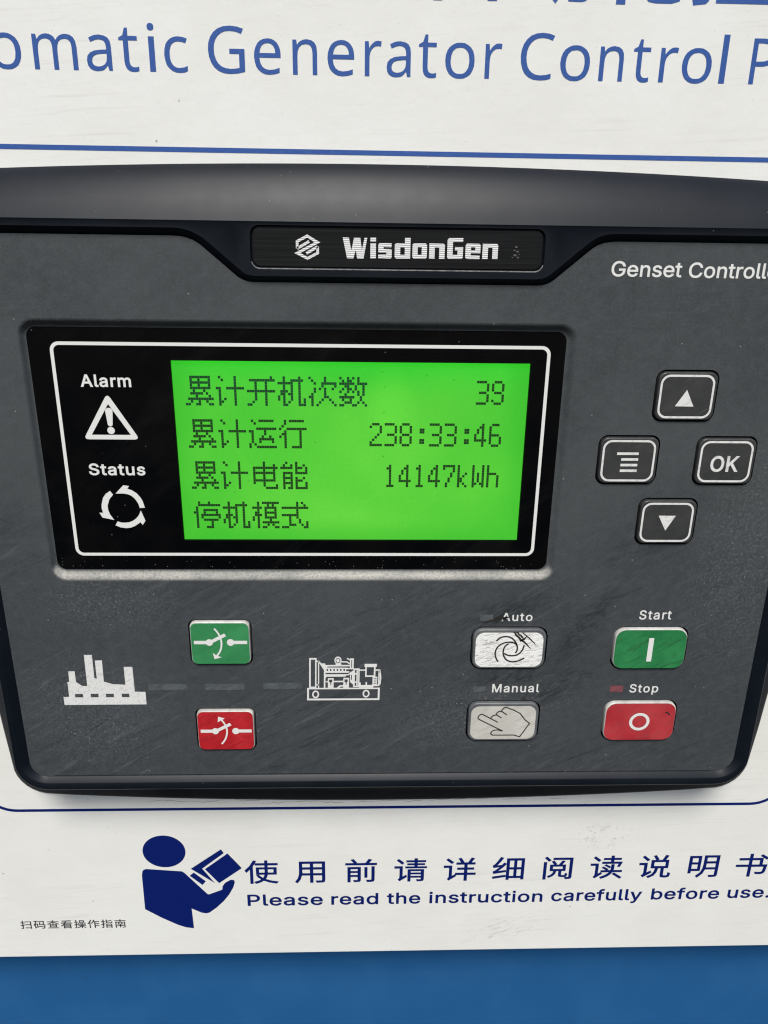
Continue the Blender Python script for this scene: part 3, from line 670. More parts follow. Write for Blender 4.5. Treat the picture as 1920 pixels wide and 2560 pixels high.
ZI = ZS + 0.05
b = MB()
for ch, l, r_ in (('A', -91.6, -84.8), ('u', -83.2, -78.6), ('t', -77.4, -74.2),
                  ('o', -74.25, -68.6), ('m', -66.35, -58.25), ('a', -56.55, -51.9), ('t', -50.4, -46.95), ('i', -45.0, -43.75), ('c', -42.1, -37.75)):
    letter(b, 'H', ch, l, r_, 84.0, 7.75 / CAP['H'], ZI)
b.build('lettering', 'ink_navy_glare', sign)
b = MB()
for ch, l, r_ in (('G', -33.9, -27.1), ('e', -25.35, -20.35), ('n', -18.1, -13.5), ('e', -11.55, -6.5), ('r', -4.5, -1.35),
                  ('a', -0.35, 4.2), ('t', 5.7, 9.1), ('o', 10.75, 16.35), ('r', 18.35, 21.5)):
    letter(b, 'H', ch, l, r_, 84.0, 7.75 / CAP['H'], ZI)
b.build('lettering', 'ink_navy_glare', sign)
b = MB()
for ch, l, r_ in (('C', 25.1, 31.4), ('o', 32.75, 38.45), ('n', 40.3, 44.9), ('t', 46.7, 50.0), ('r', 51.95, 55.3), ('o', 56.25, 62.0), ('l', 63.7, 64.85)):
    letter(b, 'H', ch, l, r_, 84.0, 7.75 / CAP['H'], ZI)
b.build('lettering', 'ink_navy_glare', sign)
b = MB()
for ch, l, r_ in (('P', 69.6, 74.4), ('a', 76.0, 80.6), ('n', 82.7, 87.3), ('e', 89.2, 94.2), ('l', 96.3, 97.4)):
    letter(b, 'H', ch, l, r_, 84.0, 7.75 / CAP['H'], ZI)
b.build('lettering', 'ink_navy_glare', sign)
b = MB()
for i, ch in enumerate('自动化控制屏'):
    cell(b, ch, 5.6 + 16.75 * i, 96.45, 16.6, 16.6, ZI, 0.22)
tag(b.build('lettering', 'ink_navy_glare', sign), 'large blue chinese heading cut off by the top of the photo')
b = MB()
b.quad(-150, 70.2, 155, 71.1, ZI)
b.build('border_line', 'ink_navy_glare', sign)
b = MB()
lo = [p for p in rrect(-103.0, -88.1, 109.0, 90.0, 9.0, 10) if p[1] < 0]; li = [p for p in rrect(-102.15, -87.25, 108.15, 90.0, 8.15, 10) if p[1] < 0]
lo = sorted(lo, key=lambda p: (p[0], -p[1] if p[0] < 0 else p[1])); li = sorted(li, key=lambda p: (p[0], -p[1] if p[0] < 0 else p[1]))
b.fill([ccw([(-103.0, 70.15)] + lo + [(109.0, 70.15), (108.15, 70.15)] + li[::-1] + [(-102.15, 70.15)])], ZI)
b.build('border_line', 'ink_navy', sign)

# reader pictogram
pic = MB()
pic.fill([ellipse(-57.25, -101.65, 5.70, 5.38, 40)], ZI)
body = [(-62.53, -107.55), (-52.99, -108.51), (-52.31, -109.11), (-46.60, -116.55), (-46.2, -116.72), (-42.43, -115.07), (-42.32, -113.88), (-41.56, -112.70), (-40.04, -111.66), (-39.12, -111.74),
        (-38.89, -112.51), (-39.44, -114.40), (-40.7, -116.9), (-42.28, -119.16), (-44.3, -121.4), (-46.42, -123.24), (-47.37, -123.51), (-48.66, -123.20), (-51.26, -121.68), (-51.09, -128.89),
        (-53.32, -128.50), (-55.50, -127.51), (-59.77, -124.84), (-64.05, -121.70), (-63.85, -109.75), (-63.60, -108.35), (-63.2, -107.8)]
pic.fill([ccw(body)], ZI)
pic.fill([ccw([(-50.53, -107.66), (-42.05, -101.11), (-41.37, -102.42), (-47.48, -107.66), (-44.28, -112.77)])], ZI)
pic.fill([ccw([(-46.76, -107.86), (-40.38, -102.55), (-36.78, -107.66), (-43.18, -112.79)])], ZI)
pic.fill([ccw([(-51.01, -110.07), (-49.84, -108.98), (-46.75, -112.07), (-47.75, -113.36)])], ZI)
tag(pic.build('pictogram', 'ink_navy', sign), 'navy figure reading an open booklet')

b = MB()
for i, ch in enumerate('使用前请详细阅读说明书'):
    cell(b, ch, -36.2 + 13.55 * i, -113.35 + 0.035 * i, 9.4 + 0.04 * i, 8.6, ZI, 0.10)
b.build('lettering', 'ink_navy', sign)
b = MB()
for word, l, r_, dy in (('Please', -35.75, -14.95, 0.0), ('read', -12.6, 0.45, 0.02), ('the', 2.85, 12.2, 0.04), ('instruction', 14.65, 46.5, 0.08),
                        ('carefully', 48.95, 74.6, 0.22), ('before', 77.3, 96.7, 0.35), ('use.', 99.1, 111.2, 0.5)):
    rise = {'read': 0, 'the': 0}.get(word, 0)
    text(b, 'A', word, l, r_, -121.05 + dy, 4.05, ZI, 0.12, 0.03)
b.build('lettering', 'ink_navy', sign)
b = MB()
for i, ch in enumerate('扫码查看操作指南'):
    cell(b, ch, -98.9 + 3.69 * i, -128.35, 3.45, 3.2, ZI, 0.03)
b.build('lettering', 'ink_black', sign)

# dried sealant edge below the controller
rnd = random.Random(5)
for (u0, u1, w0) in ((-60, -30, -85.2), (-31, -8, -86.0), (-6, 12, -85.9), (13.5, 30, -85.7), (33, 40, -85.5), (45, 51, -85.2), (70, 79, -82.4)):
    pts, u, w = [], u0, w0
    while u < u1:
        pts.append((u, w + 0.004 * (u - u0)))
        u += rnd.uniform(0.5, 1.6); w += rnd.uniform(-0.28, 0.28) + (w0 - w) * 0.25
    b = MB(); b.fill([stroke(pts, 0.12, lambda s_: 0.4 + 0.9 * abs(math.sin(9 * s_)))], ZS + 0.03)
    b.build('sealant_residue', 'residue', sign)

# ------------------------------------------------------------------ the controller
ctl = empty('genset_controller', 1.5, -68.0, ZS, 'black and grey generator set controller with lit green display and coloured keys', 'controller')

NOTCH = [(-90, 55.05), (-40.6, 55.05), (-39.2, 54.98), (-37.9, 54.75), (-36.6, 54.3), (-35.4, 53.55), (-28.6, 47.75), (-27.8, 47.3), (-26.9, 46.98), (-25.8, 46.82),
         (29.2, 46.82), (30.4, 46.98), (31.3, 47.3), (32.1, 47.8), (38.9, 53.6), (40.0, 54.35), (41.3, 54.8), (42.6, 55.0), (44.0, 55.08), (95, 55.1)]
NOTCH2 = [(-90, 56.4), (-40.0, 56.4), (-38.4, 56.25), (-37.0, 55.9), (-35.7, 55.35), (-34.5, 54.6), (-27.6, 48.75), (-26.9, 48.3), (-26.0, 48.05), (-25.0, 47.95),
          (28.4, 47.95), (29.5, 48.05), (30.4, 48.35), (31.1, 48.8), (38.0, 54.7), (39.2, 55.5), (40.5, 56.05), (41.8, 56.3), (43.2, 56.4), (95, 56.4)]
def interp(tab, x):
    for (x0, y0), (x1, y1) in zip(tab, tab[1:]):
        if x <= x1:
            return y0 + (y1 - y0) * (x - x0) / (x1 - x0)
    return tab[-1][1]
TOPU = sorted(set([-78 + 4 * i for i in range(10)] + [p[0] for p in NOTCH[1:-1]] + [p[0] for p in NOTCH2[1:-1]] + [-20 + 5 * i for i in range(10)] + [46 + 5 * i for i in range(8)]), reverse=True)
BOTU = [-79 + 161 * i / 30 for i in range(31)]
def foot(u): return 68.2 - 1.85 * (u / 75.0) ** 2

def ring(du, dw, top, zt, zs_, zb):
    """a closed loop round the housing: du/dw grow the sides/bottom, top(u) gives the upper line"""
    uL, uR, wB = -83.0 - du, 86.2 + du, -67.4 - dw
    wT = top(80.0); rt = uR - 81.0; rbu = -79.0 - uL; rbw = rbu
    out = []
    for u in BOTU: out.append((u, wB, zb))
    rR = uR - 82.0
    for i in range(1, 9):
        a = math.radians(-90 + 90 * i / 8); out.append((82.0 + rR * math.cos(a), wB + rR + rR * math.sin(a), zb + (zs_ - zb) * i / 8))
    w0, w1 = wB + rR, wT - rt
    for i in range(1, 13):
        out.append((uR, w0 + (w1 - w0) * i / 12, zs_ + (zt - zs_) * max(0, (i - 8) / 4)))
    for i in range(1, 8):
        a = math.radians(90 * i / 8); out.append((81.0 + rt * math.cos(a), w1 + rt * math.sin(a), zt))
    k0 = len(out)
    for u in TOPU: out.append((u, top(u), zt))
    k1 = len(out)
    rl = -78.0 - uL
    wT2 = top(-78.0)
    for i in range(1, 8):
        a = math.radians(90 + 90 * i / 8); out.append((-78.0 + rl * math.cos(a), wT2 - rl + rl * math.sin(a), zt))
    w0, w1 = wT2 - rl, wB + rbw
    for i in range(0, 13):
        out.append((uL, w0 + (w1 - w0) * i / 12, zt + (zs_ - zt) * min(1, i / 4)))
    for i in range(1, 8):
        a = math.radians(180 + 90 * i / 8); out.append((-79.0 + rbu * math.cos(a), wB + rbw + rbw * math.sin(a), zs_ + (zb - zs_) * i / 8))
    return out, k0, k1

R1, k0, k1 = ring(0.02, 0.02, lambda u: interp(NOTCH, u) + 0.02, -0.3, -0.3, -0.3)
R2, _, _ = ring(1.75, 1.25, lambda u: interp(NOTCH2, u), 1.1, 0.9, 0.9)
R2b, _, _ = ring(1.95, 1.45, lambda u: interp(NOTCH2, u) + 0.12, 1.2, 1.0, 1.0)
R3, _, _ = ring(3.0, 3.1, lambda u: 57.55, 1.2, 1.0, 1.0)
R4, _, _ = ring(3.4, 3.5, lambda u: 57.85, 1.3, 0.7, 0.7)
h = MB()
h.band(R1, R2); h.band(R2, R2b)
n = len(R3)
sel = list(range(0, k0 + 1)) + list(range(k1 - 1, n))
k = len(h.v); h.v += R2b + R3
for i in range(n):
    j = (i + 1) % n
    if k0 <= i < k1 - 1: continue
    h.f.append((k + i, k + n + i, k + n + j, k + j))
# front of the upper rim with the pocket for the nameplate
PK = rrect(-25.9, 49.3, 29.75, 57.2, 1.75)
rim = [(p[0], p[1]) for p in R3[k0:k1]] + [(p[0], p[1]) for p in R2b[k0:k1]][::-1]
h.fill([ccw(rim), cw(PK)], 1.2)
PKi = rrect(-25.6, 49.72, 29.45, 57.0, 1.5)
h.band(at(PKi, 0.5), at(PK, 1.2))
h.band(R3, R4)
def foot_ring():
    """outline where the flange meets the sign: all four sides bow outwards"""
    fr = lambda w: 99.9 - 2.6 * ((w + 10) / 64.0) ** 2
    fl = lambda w: -95.6 + 2.5 * ((w + 10) / 64.0) ** 2
    fb = lambda u: -85.4 + 2.75 * ((u - 2) / 84.0) ** 2
    out = [(u, fb(u)) for u in BOTU]
    rc = 9.0
    c0 = (97.2 - rc, -82.4 + rc)
    for i in range(1, 9):
        a = math.radians(-90 + 90 * i / 8); out.append((c0[0] + rc * math.cos(a), c0[1] + rc * math.sin(a)))
    for i in range(1, 13):
        w = c0[1] + (56.0 - c0[1]) * i / 12; out.append((fr(w), w))
    for i in range(1, 8):
        a = math.radians(90 * i / 8); out.append((81.0 + (fr(56.0) - 81.0) * math.cos(a), 56.0 + (foot(81.0) - 56.0) * math.sin(a)))
    for u in TOPU: out.append((u, foot(u)))
    for i in range(1, 8):
        a = math.radians(90 + 90 * i / 8); out.append((-78.0 + (-78.0 - fl(56.0)) * math.cos(a), 56.0 + (foot(78.0) - 56.0) * math.sin(a)))
    c1 = (-93.2 + rc, -82.4 + rc)
    for i in range(0, 13):
        w = 56.0 + (c1[1] - 56.0) * i / 12; out.append((fl(w), w))
    for i in range(1, 8):
        a = math.radians(180 + 90 * i / 8); out.append((c1[0] + rc * math.cos(a), c1[1] + rc * math.sin(a)))
    return out
FR = foot_ring()
assert len(FR) == n
top_w = [1.0 if k0 <= i < k1 else 0.0 for i in range(n)]
for i in range(1, 8):
    top_w[k0 - i] = 1 - i / 8; top_w[k1 - 1 + i] = 1 - i / 8
hood = smooth_line([(0.0, 1.3), (0.2, 0.5), (0.4, -0.4), (0.6, -1.5), (0.78, -2.65), (0.92, -3.75), (1.0, -4.6)], 4) + [(1.0, -6.5), (1.0, -8.5), (1.0, -10.5), (1.0, -12.1)]
skirt = smooth_line([(0.0, 0.7), (0.02, -1.0), (0.07, -3.0), (0.2, -5.8), (0.5, -8.8), (0.8, -10.5), (0.94, -11.3), (1.0, -12.1)], 4)
prev = R4
for (ta, za), (tb, zb) in list(zip(hood, skirt))[1:]:
    nxt = []
    for p, q_, a_ in zip(R4, FR, top_w):
        t_, z_ = tb + (ta - tb) * a_, zb + (za - zb) * a_
        nxt.append((p[0] + (q_[0] - p[0]) * t_, p[1] + (q_[1] - p[1]) * t_, z_))
    h.band(prev, nxt); prev = nxt
tag(h.build('housing', 'housing', ctl, 32), 'black textured plastic bezel with a bulging hood along its top')

# nameplate
NP = rrect(-25.35, 49.85, 29.2, 56.8, 1.3)
b = MB(); b.fill([NP], 0.8); b.band(at(NP, 0.8), at(rrect(-25.4, 49.8, 29.25, 56.85, 1.35), 0.73)); b.band(at(rrect(-25.4, 49.8, 29.25, 56.85, 1.35), 0.73), at(rrect(-25.4, 49.8, 29.25, 56.85, 1.35), 0.4))
plate = b.build('nameplate', 'nameplate', ctl)
b = MB(); b.fill([rrect(-25.9, 49.4, 29.8, 57.3, 1.7)], 0.45)
b.build('pocket_floor', 'gap', ctl)
ZN = 0.85
b = MB()
q = arc(-24.15, 51.07, 1.65, 1.65, 195, 270, 8) + arc(28.0, 51.07, 1.65, 1.65, 270, 345, 8)
b.fill([stroke(q, 0.24)], 1.12)
tag(b.build('pocket_edge', 'pale_edge', ctl), 'pale lower edge of the nameplate pocket')
e = MB()
E = lambda pts: [(-15.21 + (x - 768) * 0.01635, 53.36 - (y - 271) * 0.01525) for x, y in pts]
for pl in ([(652, 290), (652, 205), (768, 141), (884, 212), (652, 342), (768, 403), (886, 338), (886, 262)], [(652, 288), (790, 203)], [(886, 264), (755, 345)]):
    e.fill([stroke(E(pl), 0.50)], ZN)
tag(e.build('emblem', 'etched', plate), 'etched silver hexagonal emblem')
L = {'s': [[(0, 0), (2.35, 0), (2.55, .2), (2.55, 1.55), (2.4, 1.7), (1.0, 1.7), (1.0, 2.05), (2.5, 2.05), (2.5, 2.75), (.25, 2.75), (0, 2.5), (0, 1.2), (.15, 1.05), (1.55, 1.05), (1.55, .7), (0, .7)]],
     'd': [[(.25, 0), (2.95, 0), (2.95, 3.75), (1.9, 3.75), (1.9, 2.75), (.25, 2.75), (0, 2.5), (0, .25)], [(1.05, .7), (1.05, 2.05), (1.9, 2.05), (1.9, .7)]],
     'o': [[(.25, 0), (2.5, 0), (2.75, .25), (2.75, 2.5), (2.5, 2.75), (.25, 2.75), (0, 2.5), (0, .25)], [(1.0, .7), (1.0, 2.05), (1.75, 2.05), (1.75, .7)]],
     'n': [[(0, 0), (1.05, 0), (1.05, 2.05), (1.9, 2.05), (1.9, 0), (2.95, 0), (2.95, 2.5), (2.7, 2.75), (0, 2.75)]],
     'G': [[(.25, 0), (2.75, 0), (3, .25), (3, 2.15), (1.45, 2.15), (1.45, 1.55), (1.95, 1.55), (1.95, .75), (1.05, .75), (1.05, 3.05), (2.95, 3.05), (2.95, 3.75), (.3, 3.75), (0, 3.4), (0, .25)]],
     'e': [[(.25, 0), (2.75, 0), (2.75, .65), (1.05, .65), (1.05, 1.05), (2.85, 1.05), (2.85, 2.5), (2.6, 2.75), (.25, 2.75), (0, 2.5), (0, .25)], [(1.05, 1.55), (1.05, 2.1), (1.85, 2.1), (1.85, 1.55)]],
     'i': [[(0, 0), (1.05, 0), (1.05, 2.7), (0, 2.7)], [(0, 3.0), (1.05, 3.0), (1.05, 3.72), (0, 3.72)]],
     'W': [[(0, 3.72), (1.15, 3.72), (1.62, 1.42), (2.12, 3.72), (3.3, 3.72), (3.6, 1.55), (4.1, 3.72), (4.6, 3.72), (3.92, 0), (2.7, 0), (2.45, 1.55), (2.0, 0), (.8, 0)]]}
b = MB()
for i, (ch, x) in enumerate((('W', -8.55), ('i', -3.35), ('s', -1.86), ('d', 1.25), ('o', 4.60), ('n', 7.78), ('G', 11.2), ('e', 14.66), ('n', 17.9))):
    outer, *rest = L[ch]
    y0 = 51.46 + 0.008 * (x + 8)
    put = lambda c_: [(x + p[0], y0 + p[1]) for p in c_]
    cs = [ccw(put(outer))] + [(ccw if ch == 'i' else cw)(put(q)) for q in rest]
    b.fill(cs, ZN)
b.build('lettering', 'etched', plate)
b = MB()
for (x, y, a_) in ((24.3, 53.9, .35), (24.0, 53.3, .2), (24.6, 53.1, .3), (24.2, 52.4, .35), (24.7, 52.0, .25), (23.7, 52.0, .18), (24.9, 52.6, .15)):
    b.fill([[(x + a_ * rnd.uniform(.6, 1.3) * math.cos(q), y + a_ * rnd.uniform(.4, .8) * math.sin(q)) for q in (0.2, 1.3, 2.6, 3.6, 4.6, 5.6)]], ZN)
b.build('rubbed_mark', 'worn', plate)

# faceplate: one sheet with openings for the display and the keys
NAV = (13.0, 10.75, 2.0)
KEYS = {'up': (61.25, 25.45, *NAV), 'menu': (50.95, 11.80, *NAV), 'enter': (71.6, 11.70, *NAV), 'down': (61.0, -1.95, *NAV),
        'close': (-36.25, -31.25, 14.1, 11.5, 1.7), 'open': (-36.25, -54.35, 14.0, 11.5, 1.7),
        'auto': (28.95, -32.95, 17.5, 10.95, 2.6), 'manual': (28.85, -52.5, 17.4, 11.2, 2.6),
        'start': (61.35, -33.0, 17.5, 11.1, 2.7), 'stop': (61.4, -52.55, 17.7, 11.3, 2.7)}
edge = [(p[0], p[1]) for p in R1]
RO = rrect(-71.9, -16.3, 38.2, 39.7, 3.6, 8)
f = MB()
f.fill([ccw(edge), cw(RO)] + [cw(rbox(*KEYS[q])) for q in KEYS], 0.0)
for q in KEYS:
    cu, cw_, du, dw, r_ = KEYS[q]
    f.band(at(rbox(cu, cw_, du - 0.02, dw - 0.02, r_ - 0.01), -0.12), at(rbox(cu, cw_, du, dw, r_), 0.0))
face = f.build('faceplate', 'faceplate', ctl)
for q in KEYS:
    cu, cw_, du, dw, r_ = KEYS[q]
    b = MB()
    b.band(at(rbox(cu, cw_, du - 0.06, dw - 0.06, r_ - 0.03), -2.4), at(rbox(cu, cw_, du - 0.02, dw - 0.02, r_ - 0.01), -0.11))
    b.build('key_well', 'gap', ctl)
b = MB()
RI = (-70.55, -13.9, 36.1, 37.95, 2.0)
steps = [(0, 0.0), (.12, -.03), (.3, -.16), (.5, -.55), (.7, -.98), (.88, -1.17), (1, -1.2)]
prev = None
for s_, z in steps[::-1]:
    lp = at(rrect(-71.9 + 1.35 * s_, -16.3 + 2.4 * s_, 38.2 - 2.1 * s_, 39.7 - 1.75 * s_, 3.6 - 1.6 * s_, 8), z)
    if prev: b.band(prev, lp)
    prev = lp
tag(b.build('display_surround', 'face_recess', ctl, 60), 'sloping lip round the display, dusty along the bottom')
b = MB(); b.fill([stroke([(-78, -67.25), (-30, -67.22), (4, -67.28), (40, -67.2), (81, -67.25)], .12)], 0.03)
b.build('faceplate_edge', 'gap', ctl)
b = MB(); b.quad(-82, -66, 85, 40, -2.6)
b.build('backing', 'gap', ctl)

# display
LCD = (-42.99, -7.14, 29.28, 31.54)
b = MB()
b.fill([ccw(rrect(-71.2, -14.4, 36.8, 38.5, 2.2)), cw([(LCD[0], LCD[1]), (LCD[2], LCD[1]), (LCD[2], LCD[3]), (LCD[0], LCD[3])])], -1.2)
q = [(LCD[0], LCD[1]), (LCD[2], LCD[1]), (LCD[2], LCD[3]), (LCD[0], LCD[3])]
b.band(at(q, -2.02), at(q, -1.2))
disp = b.build('display', 'mask', ctl)
ZG = -1.15
b = MB(); b.fill([ccw(rrect(-66.3, -10.65, 33.1, 35.08, 1.8, 8)), cw(rrect(-65.62, -9.98, 32.42, 34.40, 1.15, 8))], ZG)
b.build('frame_line', 'ink_glass', disp)
b = MB(); text(b, 'A', 'Alarm', -61.05, -51.05, 26.12, 2.5, ZG, 0.09, 0.05)
b.build('lettering', 'ink_glass', disp)
b = MB(); text(b, 'A', 'Status', -61.45, -49.85, 7.58, 2.52, ZG, 0.09, 0.05)
b.build('lettering', 'ink_glass', disp)
def rounded(poly, r_, n_=5):
    out = []
    m_ = len(poly)
    for i in range(m_):
        p0, p1, p2 = Vector(poly[i - 1]), Vector(poly[i]), Vector(poly[(i + 1) % m_])
        a_, c_ = p1 + (p0 - p1).normalized() * r_, p1 + (p2 - p1).normalized() * r_
        for j in range(n_ + 1):
            s_ = j / n_
            out.append(tuple(a_ * (1 - s_) ** 2 + p1 * 2 * s_ * (1 - s_) + c_ * s_ ** 2))
    return out
b = MB()
b.fill([ccw(rounded([(-56.06, 24.85), (-61.75, 15.28), (-50.35, 15.28)], 1.15)), cw([(-56.07, 22.65), (-60.0, 16.25), (-52.1, 16.25)])], ZG)
b.fill([ccw(arc(-56.06, 21.15, .74, .72, 0, 180) + arc(-56.06, 18.5, .50, .48, 180, 360))], ZG)
b.fill([ellipse(-56.02, 17.16, .76, .75)], ZG)
tag(b.build('alarm_symbol', 'ink_glass', disp), 'white warning triangle with exclamation mark')
b = MB()
cu, cw_ = -55.17, 0.30
for pts in ([(-57.58, 4.12), (-57.02, 3.30), (-57.9, 2.25), (-58.42, 0.85), (-58.4, -.1), (-58.12, -1.10), (-57.34, -2.40), (-59.80, -1.85), (-60.29, -0.74), (-59.55, -0.79), (-59.72, 0.2), (-59.67, 1.04), (-59.19, 2.60), (-58.5, 3.5)],
            [(-56.49, 3.54), (-54.71, 5.39), (-53.51, 5.22), (-53.93, 4.64), (-52.95, 4.25), (-52.11, 3.64), (-51.45, 2.8), (-51.0, 1.95), (-50.65, 0.39), (-51.74, 0.32), (-51.9, 1.15), (-52.25, 1.9), (-52.7, 2.55), (-53.3, 3.1), (-54.0, 3.4), (-54.75, 3.55)],
            [(-51.55, -0.25), (-50.79, -2.56), (-51.45, -3.53), (-51.85, -2.91), (-53.08, -3.76), (-54.0, -4.15), (-54.95, -4.26), (-56.14, -4.11), (-57.21, -3.62), (-56.69, -2.71), (-55.9, -2.98), (-55.1, -3.02), (-54.2, -2.9), (-53.45, -2.6), (-52.7, -2.05), (-52.1, -1.35)]):
    b.fill([ccw(pts)], ZG)
tag(b.build('status_symbol', 'ink_glass', disp), 'three white arrows chasing round a circle')

ZL = -2.0
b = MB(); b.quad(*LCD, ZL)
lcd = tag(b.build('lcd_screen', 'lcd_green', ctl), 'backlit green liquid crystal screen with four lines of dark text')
def rows(*r_):
    out = []
    for row in r_:
        cols = []
        for part in row.split(',') if row else []:
            if '-' in part:
                a_, c_ = map(int, part.split('-')); cols.append((a_, c_))
            else:
                cols.append((int(part), int(part)))
        out.append(cols)
    return out
D = {'累': rows('2-9', '2,5,9', '2-9', '2,5,9', '2-9', '3,7', '2-6,8', '4,9', '1-10', '2,5,8', '0-1,4-5,9-10'),
     '计': rows('1,7', '2,7', '7', '7', '0-1,4-10', '1,7', '1,7', '1,7', '1,3,7', '1-2,7', '1,7'),
     '开': rows('9', '1-10', '3,7', '3,7', '3,7', '0-10', '3,7', '3,7', '3,7', '2,7', '0-1,7'),
     '机': rows('2,8', '2,5-9', '0-5,8', '2,5,8', '2,5,8', '1-3,5,8', '1-2,4-5,8', '0,2,5,8', '0,2,5,8,10', '2,4,8,10', '2-3,8-10'),
     '次': rows('0,6', '1,6', '2,5-10', '5,10', '2,4,6,9', '2,6', '1,6', '0-1,6-7', '1,5,8', '1,4,9', '1,3,10'),
     '数': rows('0,3,5,7', '1,3-4,7', '0-5,7-10', '2-3,6,9', '1,3-4,6,9', '0,3,5,7,9', '2,7,9', '0-5,8', '1,4,8', '2-4,7,9', '0-1,5-6,10'),
     '运': rows('1,4-9', '2', '', '3-10', '0-1,6', '1,6', '1,5,8', '1,4-9', '1,4,9', '0,2', '0,3-10'),
     '行': rows('2,4-9', '2', '1', '0,3-10', '2,8', '1-2,8', '0,2,8', '2,8', '2,8', '2,8', '2,5-8'),
     '电': rows('5', '5,9', '1-10', '1,5,9', '1-9', '1,5,9', '1,5,9', '1-9', '1,5', '5,10', '6-10'),
     '能': rows('2,6', '1,4,6,9', '0-4,6-8,10', '6,10', '1-4,6-10', '1,4', '1-4,6,9', '1,4,6-8', '1-4,6,10', '1,4,6,10', '1,3-4,6-10'),
     '停': rows('2,6', '2-10', '1', '1,4-9', '0-1,4,9', '1,3-10', '1,3,10', '1,4-9', '1,7', '1,7', '1,5-7'),
     '模': rows('2,4-10', '2,6,8', '0-3,5-9', '2,5,9', '1-2,5-9', '1-3,5,9', '0,2,5-9', '0,2,7', '2,4-10', '2,6,8', '2,4-5,9-10'),
     '式': rows('6,8', '6,9', '0-10', '6', '6', '0-6', '3,6', '3,7', '3,7,10', '3-5,8,10', '0-2,9-10'),
     '0': rows(), '1': rows('2', '1-2', '2', '2', '2', '2', '2', '2', '1-3'),
     '2': rows('1-3', '0,4', '4', '4', '3', '2', '1', '0', '0-4'),
     '3': rows('0-3', '4', '4', '4', '1-3', '4', '4', '4', '0-3'),
     '4': rows('3', '2-3', '1,3', '1,3', '0,3', '0,3', '0-4', '3', '3'),
     '6': rows('1-3', '0', '0', '0', '0-3', '0,4', '0,4', '0,4', '1-3'),
     '7': rows('0-4', '0,4', '4', '3', '3', '2', '2', '1', '1'),
     '8': rows('1-3', '0,4', '0,4', '0,4', '1-3', '0,4', '0,4', '0,4', '1-3'),
     '9': rows('1-3', '0,4', '0,4', '0,4', '1-3', '4', '4', '0,4', '1-3'),
     ':': rows('', '', '2-3', '2-3', '', '', '2-3', '2-3', ''),
     'k': rows('0', '0', '0', '0,3', '0,2', '0-1', '0-1', '0,2', '0,3'),
     'W': rows('0,4', '0,4', '0,4', '0,2,4', '0,2,4', '0,2,4', '0,2,4', '0-1,3-4', '0,4'),
     'h': rows('0', '0', '0', '0-3', '0,4', '0,4', '0,4', '0,4', '0,4')}
PU, PW, U0 = 0.5200, 0.556, -40.62
for top, han, num, start, mt in ((28.40, '累计开机次数', '39', 114, 'lcd_dot_teal'), (19.45, '累计运行', '238:33:46', 72, 'lcd_dot'), (10.47, '累计电能', '14147kWh', 78, 'lcd_dot'), (1.55, '停机模式', '', 0, 'lcd_dot')):
    for word, x0, step, dy, mtt in ((han, 0, 12, 0, mt), (num, start, 6, 1, 'lcd_dot')):
        if not word: continue
        b = MB()
        for i, ch in enumerate(word):
            for r_, runs in enumerate(D[ch]):
                for c0, c1 in runs:
                    for c_ in range(c0, c1 + 1):
                        u = U0 + (x0 + i * step + c_) * PU
                        w = top - (r_ + dy) * PW
                        b.quad(u, w - 0.532, u + 0.497, w, ZL + 0.04)
        b.build('text_line', mtt, lcd)
b = MB(); b.fill([rrect(-70.9, -14.2, 36.4, 38.2, 2.0)], -1.02)
b.build('display_pane', 'pane', ctl)

# keys
def key(name_, top_z, body_mat, label):
    cu, cw_, du, dw, r_ = KEYS[name_]
    g = 0.42
    b = MB()
    prof = [(0, -2.3), (0, top_z - 0.34), (.04, top_z - 0.17), (.12, top_z - 0.06), (.22, top_z - 0.01), (.30, top_z), (.36, top_z)]
    loops = [at(rbox(cu, cw_, du - 2 * g - 2 * s_, dw - 2 * g - 2 * s_, max(.4, r_ - g - s_), 6), z) for s_, z in prof]
    for a_, c_ in zip(loops, loops[1:]):
        b.band(c_, a_)
    b.fill([[p[:2] for p in loops[-1]]], top_z)
    return tag(b.build('button', body_mat, ctl, 50), label)
ZT = 0.65
def capface(parent, name_, mat, inset, z, shift=(0, 0)):
    cu, cw_, du, dw, r_ = KEYS[name_]
    b = MB(); b.fill([rbox(cu + shift[0], cw_ + shift[1], du - 2 * inset, dw - 2 * inset, max(.5, r_ - inset * .6), 6)], z)
    return b.build('cap_face', mat, parent)
def outline(parent, name_):
    cu, cw_, du, dw, r_ = KEYS[name_]
    b = MB(); b.fill([ccw(rbox(cu - .1, cw_ - .02, 11.15, 9.0, 1.9, 7)), cw(rbox(cu - .1, cw_ - .02, 10.3, 8.1, 1.5, 7))], ZT + 0.05)
    b.build('outline', 'ink_worn', parent)
ZK = ZT + 0.05
kx = key('up', ZT, 'cap_dark', 'dark grey key with an upward triangle'); outline(kx, 'up')
b = MB(); b.fill([ccw([(61.15, 26.85), (59.1, 23.45), (62.95, 23.4)])], ZK); b.build('symbol', 'ink_worn', kx)
b = MB(); b.fill([stroke([(62.1, 27.3), (62.6, 27.9), (63.0, 28.3), (63.5, 28.95)], 0.06, lambda s_: 0.3 + s_)], ZK); b.build('scratch', 'lamp_grey', kx)
kx = key('menu', ZT, 'cap_dark', 'dark grey key with four stacked bars'); outline(kx, 'menu')
b = MB()
for a_, c_, w in ((48.35, 52.9, 13.35), (49.35, 52.93, 12.1), (49.33, 52.9, 10.88), (49.33, 52.92, 9.65)):
    b.quad(a_, w - .28, c_, w + .28, ZK)
b.build('symbol', 'ink_worn', kx)
kx = key('enter', ZT, 'cap_dark', 'dark grey key reading OK'); outline(kx, 'enter')
